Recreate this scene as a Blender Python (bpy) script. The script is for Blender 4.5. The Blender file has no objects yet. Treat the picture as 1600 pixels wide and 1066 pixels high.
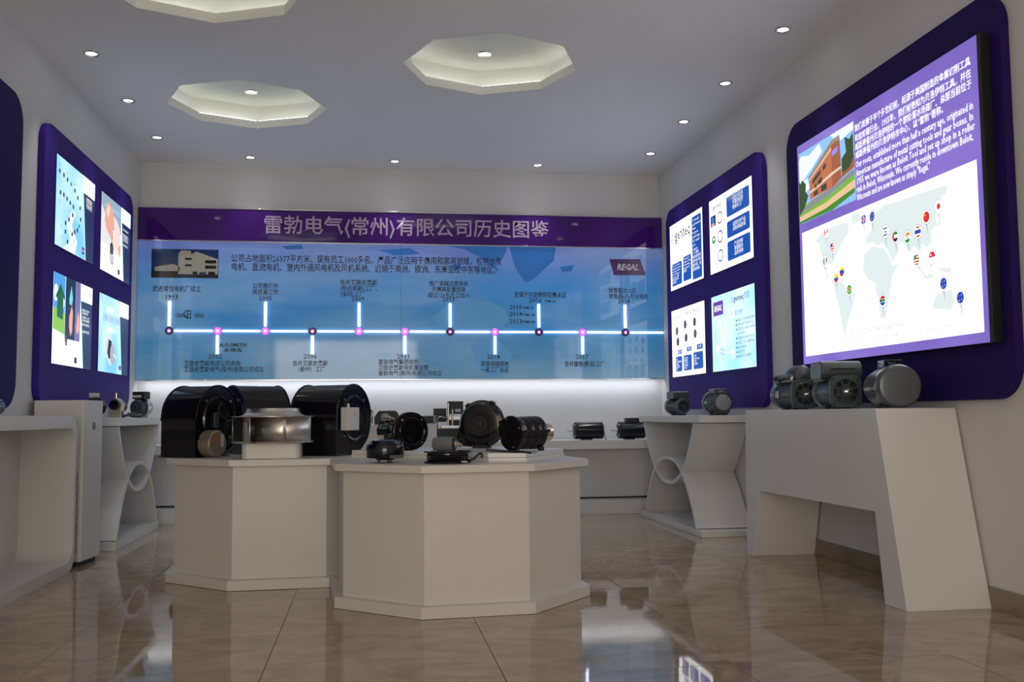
import bpy, bmesh, math, random
from mathutils import Vector, Matrix
random.seed(4)
S = bpy.context.scene
COL = S.collection
PI = math.pi
rad = math.radians

# ---------------------------------------------------------------- camera
cam_d = bpy.data.cameras.new('camera')
cam = bpy.data.objects.new('camera', cam_d)
COL.objects.link(cam)
S.camera = cam
cam_d.sensor_width = 36.0
cam_d.lens = 1526.5 / 1600 * 36
cam_d.clip_start = 0.05
_p, _y, _r = 0.0758, -0.1447, 0.0087
Rw = (Matrix.Rotation(_y, 3, 'Z') @ Matrix.Rotation(_p, 3, 'X') @ Matrix.Rotation(_r, 3, 'Y'))
cx, cy, cz = Rw.col[0], Rw.col[1], Rw.col[2]
cam.matrix_world = Matrix(((cx[0], cz[0], -cy[0], 0), (cx[1], cz[1], -cy[1], 0), (cx[2], cz[2], -cy[2], 0.917), (0, 0, 0, 1)))

# ---------------------------------------------------------------- world, lights, exposure
S.view_settings.view_transform = 'Standard'
S.view_settings.look = 'None'
S.view_settings.gamma = 1.0
S.view_settings.use_curve_mapping = False
S.view_settings.exposure = 1.32
W = bpy.data.worlds.new('world')
S.world = W
W.use_nodes = True
W.node_tree.nodes['Background'].inputs[0].default_value = (0.75, 0.85, 1, 1)
W.node_tree.nodes['Background'].inputs[1].default_value = 0.3

def area(name, loc, rot, sx, sy, power, color, spread=PI):
    d = bpy.data.lights.new(name, 'AREA')
    d.shape = 'RECTANGLE'; d.size = sx; d.size_y = sy
    d.energy = power; d.color = color; d.spread = spread
    o = bpy.data.objects.new(name, d)
    o.location = loc; o.rotation_euler = rot
    COL.objects.link(o)
    return o
# daylight through the glazed entrance behind the camera
area('entrance_daylight', (-0.5, -2.7, 1.4), (rad(90), 0, 0), 3.0, 2.3, 44, (1.0, 0.86, 0.70))
# fluorescent cove hidden under the timeline panel
area('panel_cove_light', (0.376, 9.322, 1.250), (rad(27), 0, 0), 4.9, 0.03, 2.0, (0.86, 0.91, 1.0))

XL, XR, YB, YF, H = -2.123, 2.875, 9.42, -2.8, 3.317

# ---------------------------------------------------------------- materials
MATS = {}
def mat(name, color, rough=0.5, metal=0.0, spec=0.5, emit=None, es=1.0, coat=0.0, noise=None, bump=None):
    """noise=(scale, amount) varies the colour, bump=(scale, strength) the relief"""
    if name in MATS: return MATS[name]
    m = bpy.data.materials.new(name); m.use_nodes = True
    nt = m.node_tree; b = nt.nodes['Principled BSDF']
    b.inputs['Base Color'].default_value = (*color, 1)
    b.inputs['Roughness'].default_value = rough
    b.inputs['Metallic'].default_value = metal
    b.inputs['Specular IOR Level'].default_value = spec
    b.inputs['Coat Weight'].default_value = coat
    b.inputs['Coat Roughness'].default_value = 0.03
    if emit:
        b.inputs['Emission Color'].default_value = (*emit, 1)
        b.inputs['Emission Strength'].default_value = es * 0.5
    if noise or bump:
        tc = nt.nodes.new('ShaderNodeTexCoord')
    if noise:
        n = nt.nodes.new('ShaderNodeTexNoise'); n.inputs['Scale'].default_value = noise[0]; n.inputs['Detail'].default_value = 5
        nt.links.new(tc.outputs['Object'], n.inputs['Vector'])
        r = nt.nodes.new('ShaderNodeValToRGB')
        a = noise[1]
        r.color_ramp.elements[0].position = 0.3; r.color_ramp.elements[1].position = 0.7
        r.color_ramp.elements[0].color = (*[c * (1 - a) for c in color], 1)
        r.color_ramp.elements[1].color = (*[min(1, c * (1 + a)) for c in color], 1)
        nt.links.new(n.outputs['Fac'], r.inputs['Fac']); nt.links.new(r.outputs['Color'], b.inputs['Base Color'])
    if bump:
        n = nt.nodes.new('ShaderNodeTexNoise'); n.inputs['Scale'].default_value = bump[0]; n.inputs['Detail'].default_value = 3
        nt.links.new(tc.outputs['Object'], n.inputs['Vector'])
        bp = nt.nodes.new('ShaderNodeBump'); bp.inputs['Strength'].default_value = bump[1]; bp.inputs['Distance'].default_value = 0.01
        nt.links.new(n.outputs['Fac'], bp.inputs['Height']); nt.links.new(bp.outputs['Normal'], b.inputs['Normal'])
    MATS[name] = m
    return m
def srgb(r, g, b):
    f = lambda c: (c / 255 / 12.92) if c / 255 <= 0.04045 else ((c / 255 + 0.055) / 1.055) ** 2.4
    return (f(r), f(g), f(b))
def lit(name, rgb, k=1.0):
    """backlit print: gives off light of its own colour"""
    c = srgb(*rgb)
    return mat(name, tuple(x * 0.3 for x in c), 0.35, emit=c, es=k * 0.92)

WALL = mat('wall_paint', (0.70, 0.70, 0.70), 0.75, noise=(1.4, 0.02), bump=(60, 0.05))
CEIL = mat('ceiling_paint', (0.87, 0.87, 0.88), 0.8, noise=(1.0, 0.02))
RECESS = mat('recess_paint', (0.72, 0.72, 0.69), 0.7, noise=(3, 0.02))
FURN = mat('white_lacquer', (0.68, 0.665, 0.64), 0.38, noise=(2.0, 0.02))
FURN2 = mat('white_laminate', (0.72, 0.715, 0.71), 0.3, noise=(2.0, 0.02))
PLAST = mat('white_plastic', (0.70, 0.69, 0.68), 0.35, noise=(6, 0.02))
PURPLE = mat('purple_acrylic', srgb(62, 36, 134), 0.6, spec=0.12, noise=(3, 0.05))
DKPURP = mat('dark_purple_acrylic', srgb(42, 26, 96), 0.6, spec=0.1, noise=(3, 0.05))
BANNER = mat('purple_glass', srgb(70, 24, 120), 0.05, spec=0.5, noise=(1.1, 0.18))
BLACK = mat('black_enamel', (0.006, 0.006, 0.008), 0.12, spec=0.5, noise=(8, 0.1))
BLACKM = mat('black_matt', (0.012, 0.012, 0.013), 0.45, noise=(20, 0.2))
RUBBER = mat('cable_rubber', (0.012, 0.012, 0.012), 0.5, noise=(20, 0.2))
STEEL = mat('bright_steel', (0.62, 0.60, 0.57), 0.22, metal=1.0, noise=(12, 0.06))
ALU = mat('cast_aluminium', (0.76, 0.73, 0.69), 0.36, metal=1.0, noise=(7, 0.06), bump=(7, 0.5))
TRIM = mat('satin_trim', (0.72, 0.70, 0.70), 0.18, metal=1.0, noise=(12, 0.03))
GREY = mat('grey_motor_enamel', (0.055, 0.068, 0.072), 0.3, spec=0.5, noise=(9, 0.12))
GREYL = mat('light_grey_enamel', (0.30, 0.31, 0.31), 0.35, noise=(9, 0.08))
DKGREY = mat('dark_grey_enamel', (0.03, 0.04, 0.042), 0.35, noise=(9, 0.1))
BEIGE = mat('galvanised_beige', (0.30, 0.25, 0.185), 0.38, metal=0.4, noise=(14, 0.1))
GOLD = mat('pale_brass', (0.72, 0.64, 0.46), 0.25, metal=0.9, noise=(12, 0.06))
PAPER = mat('label_paper', (0.55, 0.55, 0.55), 0.6, noise=(60, 0.15))
GREENL = mat('green_label', (0.08, 0.45, 0.06), 0.5, noise=(30, 0.1))
ORANGE = mat('orange_label', (0.45, 0.12, 0.02), 0.5, noise=(30, 0.1))
YELLOW = mat('yellow_warning', (0.7, 0.42, 0.02), 0.5, noise=(30, 0.05))
DARKHOLE = mat('dark_plastic_and_gaps', (0.02, 0.02, 0.02), 0.6, noise=(30, 0.1))  # dark plastic, also the painted shade of holes, slots and the counter gap
INK = mat('black_ink', (0.012, 0.012, 0.03), 0.35, noise=(40, 0.1))
INKP = mat('pale_lilac_print', srgb(196, 172, 202), 0.4, noise=(20, 0.03))
INKR = mat('maroon_purple_print', srgb(84, 30, 104), 0.2, noise=(20, 0.08))
WHITEP = mat('white_print', (0.72, 0.70, 0.74), 0.4, noise=(20, 0.03))
LED = mat('led_tube', (0.8, 0.8, 0.8), 0.4, emit=(0.86, 0.84, 1.0), es=2.6)
LEDC = mat('cove_tube', (0.8, 0.8, 0.7), 0.4, emit=(0.97, 1.0, 0.91), es=3.0)
DOWN = mat('downlight_lens', (0.8, 0.8, 0.8), 0.4, emit=(1.0, 0.97, 0.98), es=7)
RINGP = mat('pink_ring_glow', (0.5, 0.1, 0.5), 0.3, emit=(0.66, 0.14, 0.76), es=0.8)
CORE = mat('magenta_core', (0.6, 0.1, 0.6), 0.3, emit=(1.0, 0.22, 0.95), es=1.5)
CORE2 = mat('violet_core', (0.3, 0.05, 0.4), 0.3, emit=(0.42, 0.08, 0.62), es=0.7)
RINGD = mat('dark_ring', (0.02, 0.006, 0.04), 0.15, noise=(30, 0.1))

def marble():
    m = bpy.data.materials.new('polished_marble'); m.use_nodes = True
    nt = m.node_tree; b = nt.nodes['Principled BSDF']; N = nt.nodes.new; Lk = nt.links.new
    tc = N('ShaderNodeTexCoord'); oi = N('ShaderNodeObjectInfo')
    mp = N('ShaderNodeMapping'); mp.inputs['Scale'].default_value = (1.0, 1.5, 1)
    mp.inputs['Rotation'].default_value = (0, 0, 0.25)
    geo = N('ShaderNodeNewGeometry')
    add = N('ShaderNodeVectorMath'); add.operation = 'ADD'
    sc = N('ShaderNodeVectorMath'); sc.operation = 'SCALE'; sc.inputs['Scale'].default_value = 7.0
    cmb = N('ShaderNodeCombineXYZ'); Lk(oi.outputs['Random'], cmb.inputs[0]); Lk(oi.outputs['Random'], cmb.inputs[1])
    Lk(cmb.outputs[0], sc.inputs[0]); Lk(geo.outputs['Position'], add.inputs[0]); Lk(sc.outputs[0], add.inputs[1])
    Lk(add.outputs[0], mp.inputs['Vector'])
    n1 = N('ShaderNodeTexNoise'); n1.inputs['Scale'].default_value = 2.6; n1.inputs['Detail'].default_value = 9
    n1.inputs['Roughness'].default_value = 0.62; n1.inputs['Distortion'].default_value = 1.3
    Lk(mp.outputs[0], n1.inputs['Vector'])
    r = N('ShaderNodeValToRGB'); e = r.color_ramp.elements
    e[0].position = 0.28; e[0].color = (0.26, 0.195, 0.125, 1)
    e[1].position = 0.72; e[1].color = (0.50, 0.41, 0.30, 1)
    k = e.new(0.5); k.color = (0.38, 0.30, 0.21, 1)
    Lk(n1.outputs['Fac'], r.inputs['Fac'])
    n2 = N('ShaderNodeTexNoise'); n2.inputs['Scale'].default_value = 1.5; n2.inputs['Detail'].default_value = 7
    n2.inputs['Distortion'].default_value = 2.2; Lk(mp.outputs[0], n2.inputs['Vector'])
    r2 = N('ShaderNodeValToRGB'); f = r2.color_ramp.elements
    f[0].position = 0.487; f[0].color = (0, 0, 0, 1); f[1].position = 0.513; f[1].color = (0, 0, 0, 1)
    q = f.new(0.5); q.color = (0.35, 0.35, 0.35, 1)
    Lk(n2.outputs['Fac'], r2.inputs['Fac'])
    mx = N('ShaderNodeMix'); mx.data_type = 'RGBA'; Lk(r2.outputs['Color'], mx.inputs[0])
    Lk(r.outputs['Color'], mx.inputs[6]); mx.inputs[7].default_value = (0.62, 0.52, 0.39, 1)
    Lk(mx.outputs[2], b.inputs['Base Color'])
    b.inputs['Roughness'].default_value = 0.035
    b.inputs['IOR'].default_value = 1.55
    n3 = N('ShaderNodeTexNoise'); n3.inputs['Scale'].default_value = 3.0; n3.inputs['Detail'].default_value = 1
    Lk(geo.outputs['Position'], n3.inputs['Vector'])
    bp = N('ShaderNodeBump'); bp.inputs['Strength'].default_value = 0.035; bp.inputs['Distance'].default_value = 0.004
    Lk(n3.outputs['Fac'], bp.inputs['Height']); Lk(bp.outputs['Normal'], b.inputs['Normal'])
    return m
MARBLE = marble()
STONE = mat('skirting_stone', (0.26, 0.21, 0.155), 0.2, noise=(3, 0.3))
GROUT = mat('tile_joint', (0.13, 0.10, 0.075), 0.6, noise=(20, 0.1))

def cloud_map():
    """blue sky print of the timeline panel"""
    m = bpy.data.materials.new('blue_sky_print'); m.use_nodes = True
    nt = m.node_tree; b = nt.nodes['Principled BSDF']; N = nt.nodes.new; Lk = nt.links.new
    tc = N('ShaderNodeTexCoord'); sp = N('ShaderNodeSeparateXYZ'); Lk(tc.outputs['Object'], sp.inputs[0])
    mr = N('ShaderNodeMapRange'); Lk(sp.outputs['Z'], mr.inputs[0])
    mr.inputs[1].default_value = 1.27; mr.inputs[2].default_value = 2.55
    r = N('ShaderNodeValToRGB'); e = r.color_ramp.elements; Lk(mr.outputs[0], r.inputs['Fac'])
    e[0].position = 0; e[0].color = (*srgb(84, 140, 176), 1)
    e[1].position = 1; e[1].color = (*srgb(112, 130, 202), 1)
    k = e.new(0.35); k.color = (*srgb(58, 134, 190), 1)
    k = e.new(0.7); k.color = (*srgb(66, 138, 204), 1)
    mp = N('ShaderNodeMapping'); mp.inputs['Scale'].default_value = (0.5, 1, 1.6); Lk(tc.outputs['Object'], mp.inputs['Vector'])
    n = N('ShaderNodeTexNoise'); n.inputs['Scale'].default_value = 1.3; n.inputs['Detail'].default_value = 4
    Lk(mp.outputs[0], n.inputs['Vector'])
    r2 = N('ShaderNodeValToRGB'); f = r2.color_ramp.elements
    f[0].position = 0.42; f[0].color = (0, 0, 0, 1); f[1].position = 0.72; f[1].color = (0.55, 0.55, 0.55, 1)
    Lk(n.outputs['Fac'], r2.inputs['Fac'])
    mx = N('ShaderNodeMix'); mx.data_type = 'RGBA'; Lk(r2.outputs['Color'], mx.inputs[0])
    Lk(r.outputs['Color'], mx.inputs[6]); mx.inputs[7].default_value = (*srgb(158, 186, 206), 1)
    Lk(mx.outputs[2], b.inputs['Base Color']); Lk(mx.outputs[2], b.inputs['Emission Color'])
    b.inputs['Emission Strength'].default_value = 0.13   # weak glow added to brighten the print and the room
    b.inputs['Roughness'].default_value = 0.05
    return m
SKYP = cloud_map()

def poster_blue(name, a, bcol, k):
    """light blue backlit print that pales towards one side"""
    m = bpy.data.materials.new(name); m.use_nodes = True
    nt = m.node_tree; b = nt.nodes['Principled BSDF']; N = nt.nodes.new; Lk = nt.links.new
    tc = N('ShaderNodeTexCoord'); n = N('ShaderNodeTexNoise'); n.inputs['Scale'].default_value = 2.2; n.inputs['Detail'].default_value = 1
    Lk(tc.outputs['Object'], n.inputs['Vector'])
    r = N('ShaderNodeValToRGB'); e = r.color_ramp.elements
    e[0].position = 0.35; e[0].color = (*srgb(*a), 1); e[1].position = 0.65; e[1].color = (*srgb(*bcol), 1)
    Lk(n.outputs['Fac'], r.inputs['Fac']); Lk(r.outputs['Color'], b.inputs['Emission Color'])
    b.inputs['Emission Strength'].default_value = k * 0.44
    b.inputs['Base Color'].default_value = (0.15, 0.2, 0.25, 1); b.inputs['Roughness'].default_value = 0.35
    return m

# ---------------------------------------------------------------- mesh builder
class MB:
    def __init__(s): s.v = []; s.f = []; s.m = []
    def add(s, vs, fs, mi=0):
        o = len(s.v); s.v += [tuple(p) for p in vs]; s.f += [tuple(i + o for i in q) for q in fs]; s.m += [mi] * len(fs); return s
    def box(s, x0, x1, y0, y1, z0, z1, mi=0):
        return s.add([(x0,y0,z0),(x1,y0,z0),(x1,y1,z0),(x0,y1,z0),(x0,y0,z1),(x1,y0,z1),(x1,y1,z1),(x0,y1,z1)],
                     [(0,3,2,1),(4,5,6,7),(0,1,5,4),(1,2,6,5),(2,3,7,6),(3,0,4,7)], mi)
    def prism(s, pts, h0, h1, axis='z', mi=0, cap=True):
        """pts CCW polygon in the plane across axis; axis z:(x,y), x:(y,z), y:(x,z)"""
        T = {'z': lambda p, h: (p[0], p[1], h), 'x': lambda p, h: (h, p[0], p[1]), 'y': lambda p, h: (p[0], h, p[1])}[axis]
        n = len(pts); vs = [T(p, h0) for p in pts] + [T(p, h1) for p in pts]
        fl = axis == 'y'
        fs = [(i, (i+1) % n, (i+1) % n + n, i + n) for i in range(n)]
        if cap: fs += [tuple(range(n-1, -1, -1)), tuple(range(n, 2*n))]
        if fl: fs = [tuple(reversed(q)) for q in fs]
        return s.add(vs, fs, mi)
    def lathe(s, prof, o=(0,0,0), d=(1,0,0), n=32, mi=0, a0=0.0):
        """prof = [(t, r)] along direction d from o"""
        d = Vector(d).normalized(); o = Vector(o)
        u = d.orthogonal().normalized() if abs(d.z) > 0.9 else Vector((0,0,1)).cross(d).normalized()
        w = d.cross(u)
        vs = []; fs = []
        for t, r in prof:
            for k in range(n):
                a = a0 + 2*PI*k/n
                vs.append(o + d*t + (u*math.cos(a) + w*math.sin(a))*max(r, 1e-5))
        for j in range(len(prof)-1):
            for k in range(n):
                k2 = (k+1) % n
                fs.append((j*n+k, j*n+k2, (j+1)*n+k2, (j+1)*n+k))
        if prof[0][1] > 1e-4: fs.append(tuple(range(n-1, -1, -1)))
        if prof[-1][1] > 1e-4: fs.append(tuple((len(prof)-1)*n + k for k in range(n)))
        return s.add(vs, fs, mi)
    def cyl(s, p0, p1, r, n=24, r2=None, mi=0, bev=0.0):
        p0 = Vector(p0); p1 = Vector(p1); L = (p1-p0).length; r2 = r if r2 is None else r2
        pr = [(0, r), (L, r2)] if not bev else [(0, r-bev), (bev, r), (L-bev, r2), (L, r2-bev)]
        return s.lathe(pr, p0, p1-p0, n, mi)
    def torus(s, o, d, R, r, n=36, m=8, mi=0):
        return s.lathe([(r*math.sin(2*PI*k/m), R + r*math.cos(2*PI*k/m)) for k in range(m+1)], o, d, n, mi)
    def tube(s, pts, r, n=8, mi=0):
        pts = [Vector(p) for p in pts]
        # smooth by Catmull-Rom
        P = []
        for i in range(len(pts)-1):
            a = pts[max(i-1,0)]; b = pts[i]; c = pts[i+1]; d = pts[min(i+2,len(pts)-1)]
            for k in range(5):
                t = k/5
                P.append(0.5*((2*b)+(c-a)*t+(2*a-5*b+4*c-d)*t*t+(3*b-a-3*c+d)*t**3))
        P.append(pts[-1])
        vs = []; fs = []
        up = Vector((0,0,1))
        for i, p in enumerate(P):
            t = (P[min(i+1,len(P)-1)] - P[max(i-1,0)]).normalized()
            u = t.cross(up);  u = u.normalized() if u.length > 1e-3 else Vector((1,0,0))
            w = u.cross(t)
            for k in range(n):
                a = 2*PI*k/n; vs.append(p + (u*math.cos(a)+w*math.sin(a))*r)
        for i in range(len(P)-1):
            for k in range(n):
                k2 = (k+1)%n; fs.append((i*n+k, (i+1)*n+k, (i+1)*n+k2, i*n+k2))
        fs += [tuple(range(n)), tuple((len(P)-1)*n + k for k in range(n-1,-1,-1))]
        return s.add(vs, fs, mi)
    def build(s, name, m, parent=None, bevel=0.0, smooth=True, segs=2, loc=None):
        me = bpy.data.meshes.new(name)
        me.from_pydata(s.v, [], s.f)
        ms = m if isinstance(m, (list, tuple)) else [m]
        for x in ms: me.materials.append(x)
        if len(ms) > 1: me.polygons.foreach_set('material_index', s.m)
        bm = bmesh.new(); bm.from_mesh(me)
        bmesh.ops.remove_doubles(bm, verts=bm.verts, dist=1e-6)
        bmesh.ops.recalc_face_normals(bm, faces=bm.faces)
        if bevel:
            es = [e for e in bm.edges if len(e.link_faces) == 2 and e.calc_face_angle(0) > 0.6]
            bmesh.ops.bevel(bm, geom=es, offset=bevel, segments=segs, affect='EDGES', profile=0.5, clamp_overlap=True)
        for e in bm.edges:
            e.smooth = not (len(e.link_faces) == 2 and e.calc_face_angle(0) > (0.6 if not bevel else 0.9))
        for f in bm.faces: f.smooth = smooth
        bm.to_mesh(me); bm.free()
        o = bpy.data.objects.new(name, me); COL.objects.link(o)
        if parent: o.parent = parent
        if loc: o.location = loc
        if bevel and smooth:
            w = o.modifiers.new('weighted_normal', 'WEIGHTED_NORMAL'); w.keep_sharp = True; w.weight = 100
        return o

def thing(name, label, cat, loc=(0,0,0), rz=0.0, group=None):
    o = bpy.data.objects.new(name, None); COL.objects.link(o); o.empty_display_size = 0.1
    o.location = loc; o.rotation_euler = (0, 0, rz)
    o['label'] = label; o['category'] = cat
    if group: o['group'] = group
    return o
def tag(o, label, cat=None, group=None):
    o['label'] = label
    if cat: o['category'] = cat
    if group: o['group'] = group
    return o
def struct(o): o['kind'] = 'structure'; return o
def rrect(x0, x1, z0, z1, r, n=8):
    P = []
    for (cx_, cz_, a) in ((x1-r, z1-r, 0), (x0+r, z1-r, 90), (x0+r, z0+r, 180), (x1-r, z0+r, 270)):
        for k in range(n+1):
            t = rad(a + 90*k/n); P.append((cx_ + r*math.cos(t), cz_ + r*math.sin(t)))
    return P
def octo(cx_, cy_, R, a):
    return [(cx_ + R*math.cos(a + k*PI/4), cy_ + R*math.sin(a + k*PI/4)) for k in range(8)]
def tri_holes(outer, holes, T):
    """flat face with holes, T maps (a,b) to 3D; returns (verts, faces)"""
    bm = bmesh.new(); es = []
    for loop in [outer] + holes:
        vs = [bm.verts.new((p[0], p[1], 0)) for p in loop]
        for i in range(len(vs)): es.append(bm.edges.new((vs[i], vs[(i+1) % len(vs)])))
    bmesh.ops.triangle_fill(bm, use_beauty=True, edges=es, normal=(0,0,1))
    bm.verts.index_update()
    V = [T(v.co.x, v.co.y) for v in bm.verts]; F = [tuple(v.index for v in f.verts) for f in bm.faces]
    bm.free(); return V, F

def text(name, body, x, z, size, m, parent, d=0.002, align='LEFT', width=None, bold=0.0, label=None, space=1.0, slant=0.0, sy=1.0, ls=1.0):
    """flat lettering facing -y in the parent's frame: x right, z up; z is the baseline of the first line"""
    c = bpy.data.curves.new(name, 'FONT')
    c.body = body; c.size = size; c.align_x = align; c.resolution_u = 1; c.offset = bold
    c.space_character = space; c.shear = slant; c.space_line = ls
    t = bpy.data.objects.new('tmp', c); COL.objects.link(t)
    dg = bpy.context.evaluated_depsgraph_get()
    me = bpy.data.meshes.new_from_object(t.evaluated_get(dg))
    bpy.data.objects.remove(t); bpy.data.curves.remove(c)
    xs = [v.co.x for v in me.vertices] or [0]
    w = max(xs) - min(xs); sx = (width / w) if width and w > 0 else 1.0
    for v in me.vertices:
        a, b = v.co.x, v.co.y
        v.co = (x + a*sx, -d, z + b*sy)
    me.materials.clear(); me.materials.append(m); me.name = name
    o = bpy.data.objects.new(name, me); COL.objects.link(o); o.parent = parent
    if label: o['label'] = label
    return o
def art(name, parent, layers, d=0.002, label=None, step=0.0005):
    """flat print: layers of (material, [polygons]) each a hair in front of the one before, facing -y"""
    b = MB(); ms = []
    for i, (m, polys) in enumerate(layers):
        if m not in ms: ms.append(m)
        for P in polys:
            V, F = tri_holes(P, [], lambda a, c, y=-(d + i*step): (a, y, c))
            b.add(V, F, ms.index(m))
    o = b.build(name, ms, parent, smooth=False)
    if label: o['label'] = label
    return o
def arts(name, parent, m, polys, d):
    for P in polys: art(name, parent, [(m, [P])], d=d)
def disc(x, z, rx, rz=None, n=16):
    rz = rz or rx
    return [(x + rx*math.cos(2*PI*k/n), z + rz*math.sin(2*PI*k/n)) for k in range(n)]
def rc(x0, z0, x1, z1): return [(x0,z0),(x1,z0),(x1,z1),(x0,z1)]

# ================================================================ THE ROOM
TX, TY, TX0, TY0 = 0.85, 0.80, -0.38, 5.10
fl = struct(MB().box(XL-0.02, XR+0.02, YF, YB+0.02, -0.06, -0.006).build('floor', GROUT))
def axis_cuts(lo, hi, t0, t):
    k = math.ceil((lo - t0)/t); c = [lo]
    while t0 + k*t < hi - 1e-6:
        if t0 + k*t > lo + 1e-6: c.append(t0 + k*t)
        k += 1
    return c + [hi]
xs = axis_cuts(XL, XR, TX0, TX); ys = axis_cuts(YF, YB, TY0, TY)
cache = {}
for i in range(len(xs)-1):
    for j in range(len(ys)-1):
        w, h = round(xs[i+1]-xs[i], 4), round(ys[j+1]-ys[j], 4)
        if (w, h) not in cache:
            g = 0.0011
            o = MB().box(g, w-g, g, h-g, -0.008, 0).build('tile', MARBLE, fl, bevel=0.0006, segs=1, smooth=False)
            cache[(w, h)] = o.data
        else:
            o = bpy.data.objects.new('tile', cache[(w, h)]); COL.objects.link(o); o.parent = fl
        o.location = (xs[i], ys[j], 0)
        o.rotation_euler = (random.uniform(-0.0012, 0.0012), random.uniform(-0.0012, 0.0012), 0)

struct(MB().box(XL-0.12, XL, YF, YB, -0.05, 3.7).build('wall_left', WALL, smooth=False))
struct(MB().box(XR, XR+0.12, YF, YB, -0.05, 3.7).build('wall_right', WALL, smooth=False))
struct(MB().box(XL-0.12, XR+0.12, YB, YB+0.12, -0.05, 3.7).build('wall_back', WALL, smooth=False))
b = MB()
b.box(XL-0.12, -1.75, YF-0.12, YF, 0, 3.7).box(2.5, XR+0.12, YF-0.12, YF, 0, 3.7).box(-1.75, 2.5, YF-0.12, YF, 2.6, 3.7)
struct(b.build('wall_front', WALL, smooth=False))
GLASS = mat('door_glass', (0.9, 0.93, 0.93), 0.03, spec=0.5, noise=(2, 0.02)); GLASS.node_tree.nodes['Principled BSDF'].inputs['Transmission Weight'].default_value = 1
dr = struct(MB().box(-1.75, 2.5, YF-0.07, YF-0.055, 0.03, 2.6).build('window_1', GLASS, smooth=False))
b = MB()
for x in (-1.75, -0.36, 1.06, 2.44): b.box(x, x+0.06, YF-0.1, YF-0.02, 0, 2.6)
b.box(-1.75, 2.5, YF-0.1, YF-0.02, 0, 0.08).box(-1.75, 2.5, YF-0.1, YF-0.02, 2.54, 2.6)
b.build('window_frame', TRIM, dr, smooth=False)
for nm, x0, x1, y0, y1 in (('baseboard_left', XL, XL+0.012, YF, YB), ('baseboard_right', XR-0.012, XR, YF, YB), ('baseboard_back', XL, XR, YB-0.012, YB)):
    struct(MB().box(x0, x1, y0, y1, 0, 0.101).build(nm, STONE, bevel=0.002, segs=1))

OCT = [(-0.938, 7.60), (0.820, 6.523), (-0.936, 5.39)]
V, F = tri_holes([(XL, YF), (XR, YF), (XR, YB), (XL, YB)], [octo(x, y, 0.6, 0) for x, y in OCT], lambda a, c: (a, c, H))
ce = struct(MB().add(V, F).build('ceiling', CEIL, smooth=False))
for x, y in OCT:
    b = MB(); P0 = octo(x, y, 0.6, 0); P0b = octo(x, y, 0.583, 0); P1 = octo(x, y, 0.73, 0)
    z0, z1, z2 = H, H+0.062, H+0.223
    n = 8
    vs = [(*p, z0) for p in P0] + [(*p, z1) for p in P0] + [(*p, z1) for p in P1] + [(*p, z2) for p in P1]
    fs = []
    for r in range(3):
        for k in range(n):
            k2 = (k+1) % n; fs.append((r*n+k, r*n+k2, (r+1)*n+k2, (r+1)*n+k))
    fs.append(tuple(range(3*n, 4*n)))
    b.add(vs, fs).build('ceiling_recess', RECESS, ce, smooth=False)
    b = MB()
    Q = octo(x, y, 0.665, 0)
    for k in range(n):
        a, c = Vector((*Q[k], z1+0.014)), Vector((*Q[(k+1) % n], z1+0.014)); e = (c-a)*0.03
        b.cyl(a+e, c-e, 0.009, 8)
    b.build('cove_tube', LEDC, ce)

def make_downlight():
    t = thing('downlight', '', 'downlight')
    MB().lathe([(0, 0.034), (0.004, 0.036), (0.006, 0.050), (0, 0.054)], (0,0,0), (0,0,-1), 28).build('trim_ring', TRIM, t)
    MB().lathe([(0.0015, 0.034), (0.0016, 0.0)], (0,0,0), (0,0,-1), 24).build('lens', DOWN, t)
    return t
def dup(r0, loc, rz=None):
    r = r0.copy(); COL.objects.link(r); r.location = loc
    if rz is not None: r.rotation_euler = (0,0,rz)
    for ch in list(r0.children):
        c = ch.copy(); COL.objects.link(c); c.parent = r
        for g in list(ch.children):
            e = g.copy(); COL.objects.link(e); e.parent = c
    return r
DL = [(-1.82, 6.60, H, 'recessed downlight nearest the camera in the row along the left wall'),
      (-1.815, 7.57, H, 'middle recessed downlight of the visible row along the left wall'),
      (-1.81, 8.56, H, 'recessed downlight in the back left corner of the ceiling'),
      (-1.10, 9.135, H, 'recessed downlight above the left end of the timeline panel'),
      (0.228, 9.128, H, 'recessed downlight above the middle of the timeline panel'),
      (1.593, 9.12, H, 'recessed downlight above the right end of the timeline panel'),
      (2.56, 5.657, H, 'recessed downlight nearest the camera along the right wall, above the big world map'),
      (2.558, 6.66, H, 'recessed downlight second from the front along the right wall'),
      (2.553, 7.60, H, 'recessed downlight third from the front along the right wall'),
      (2.56, 8.592, H, 'recessed downlight in the back right corner of the ceiling'),
      (-0.955, 7.93, H+0.223, 'downlight inside the back left octagonal ceiling recess'),
      (0.819, 6.88, H+0.223, 'downlight inside the middle octagonal ceiling recess')]
d0 = make_downlight()
for i, (x, y, z, lb) in enumerate(DL):
    o = d0 if i == 0 else dup(d0, (0,0,0))
    o.location = (x, y, z-0.0005); o['label'] = lb; o['group'] = 'recessed ceiling downlights'
    d = bpy.data.lights.new('downlight_beam', 'SPOT'); d.energy = 7.5; d.spot_size = rad(72); d.spot_blend = 1.0
    d.color = (0.97, 0.97, 1.0); d.shadow_soft_size = 0.03
    lo = bpy.data.objects.new('downlight_beam', d); COL.objects.link(lo); lo.location = (x, y, z-0.02)

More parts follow.
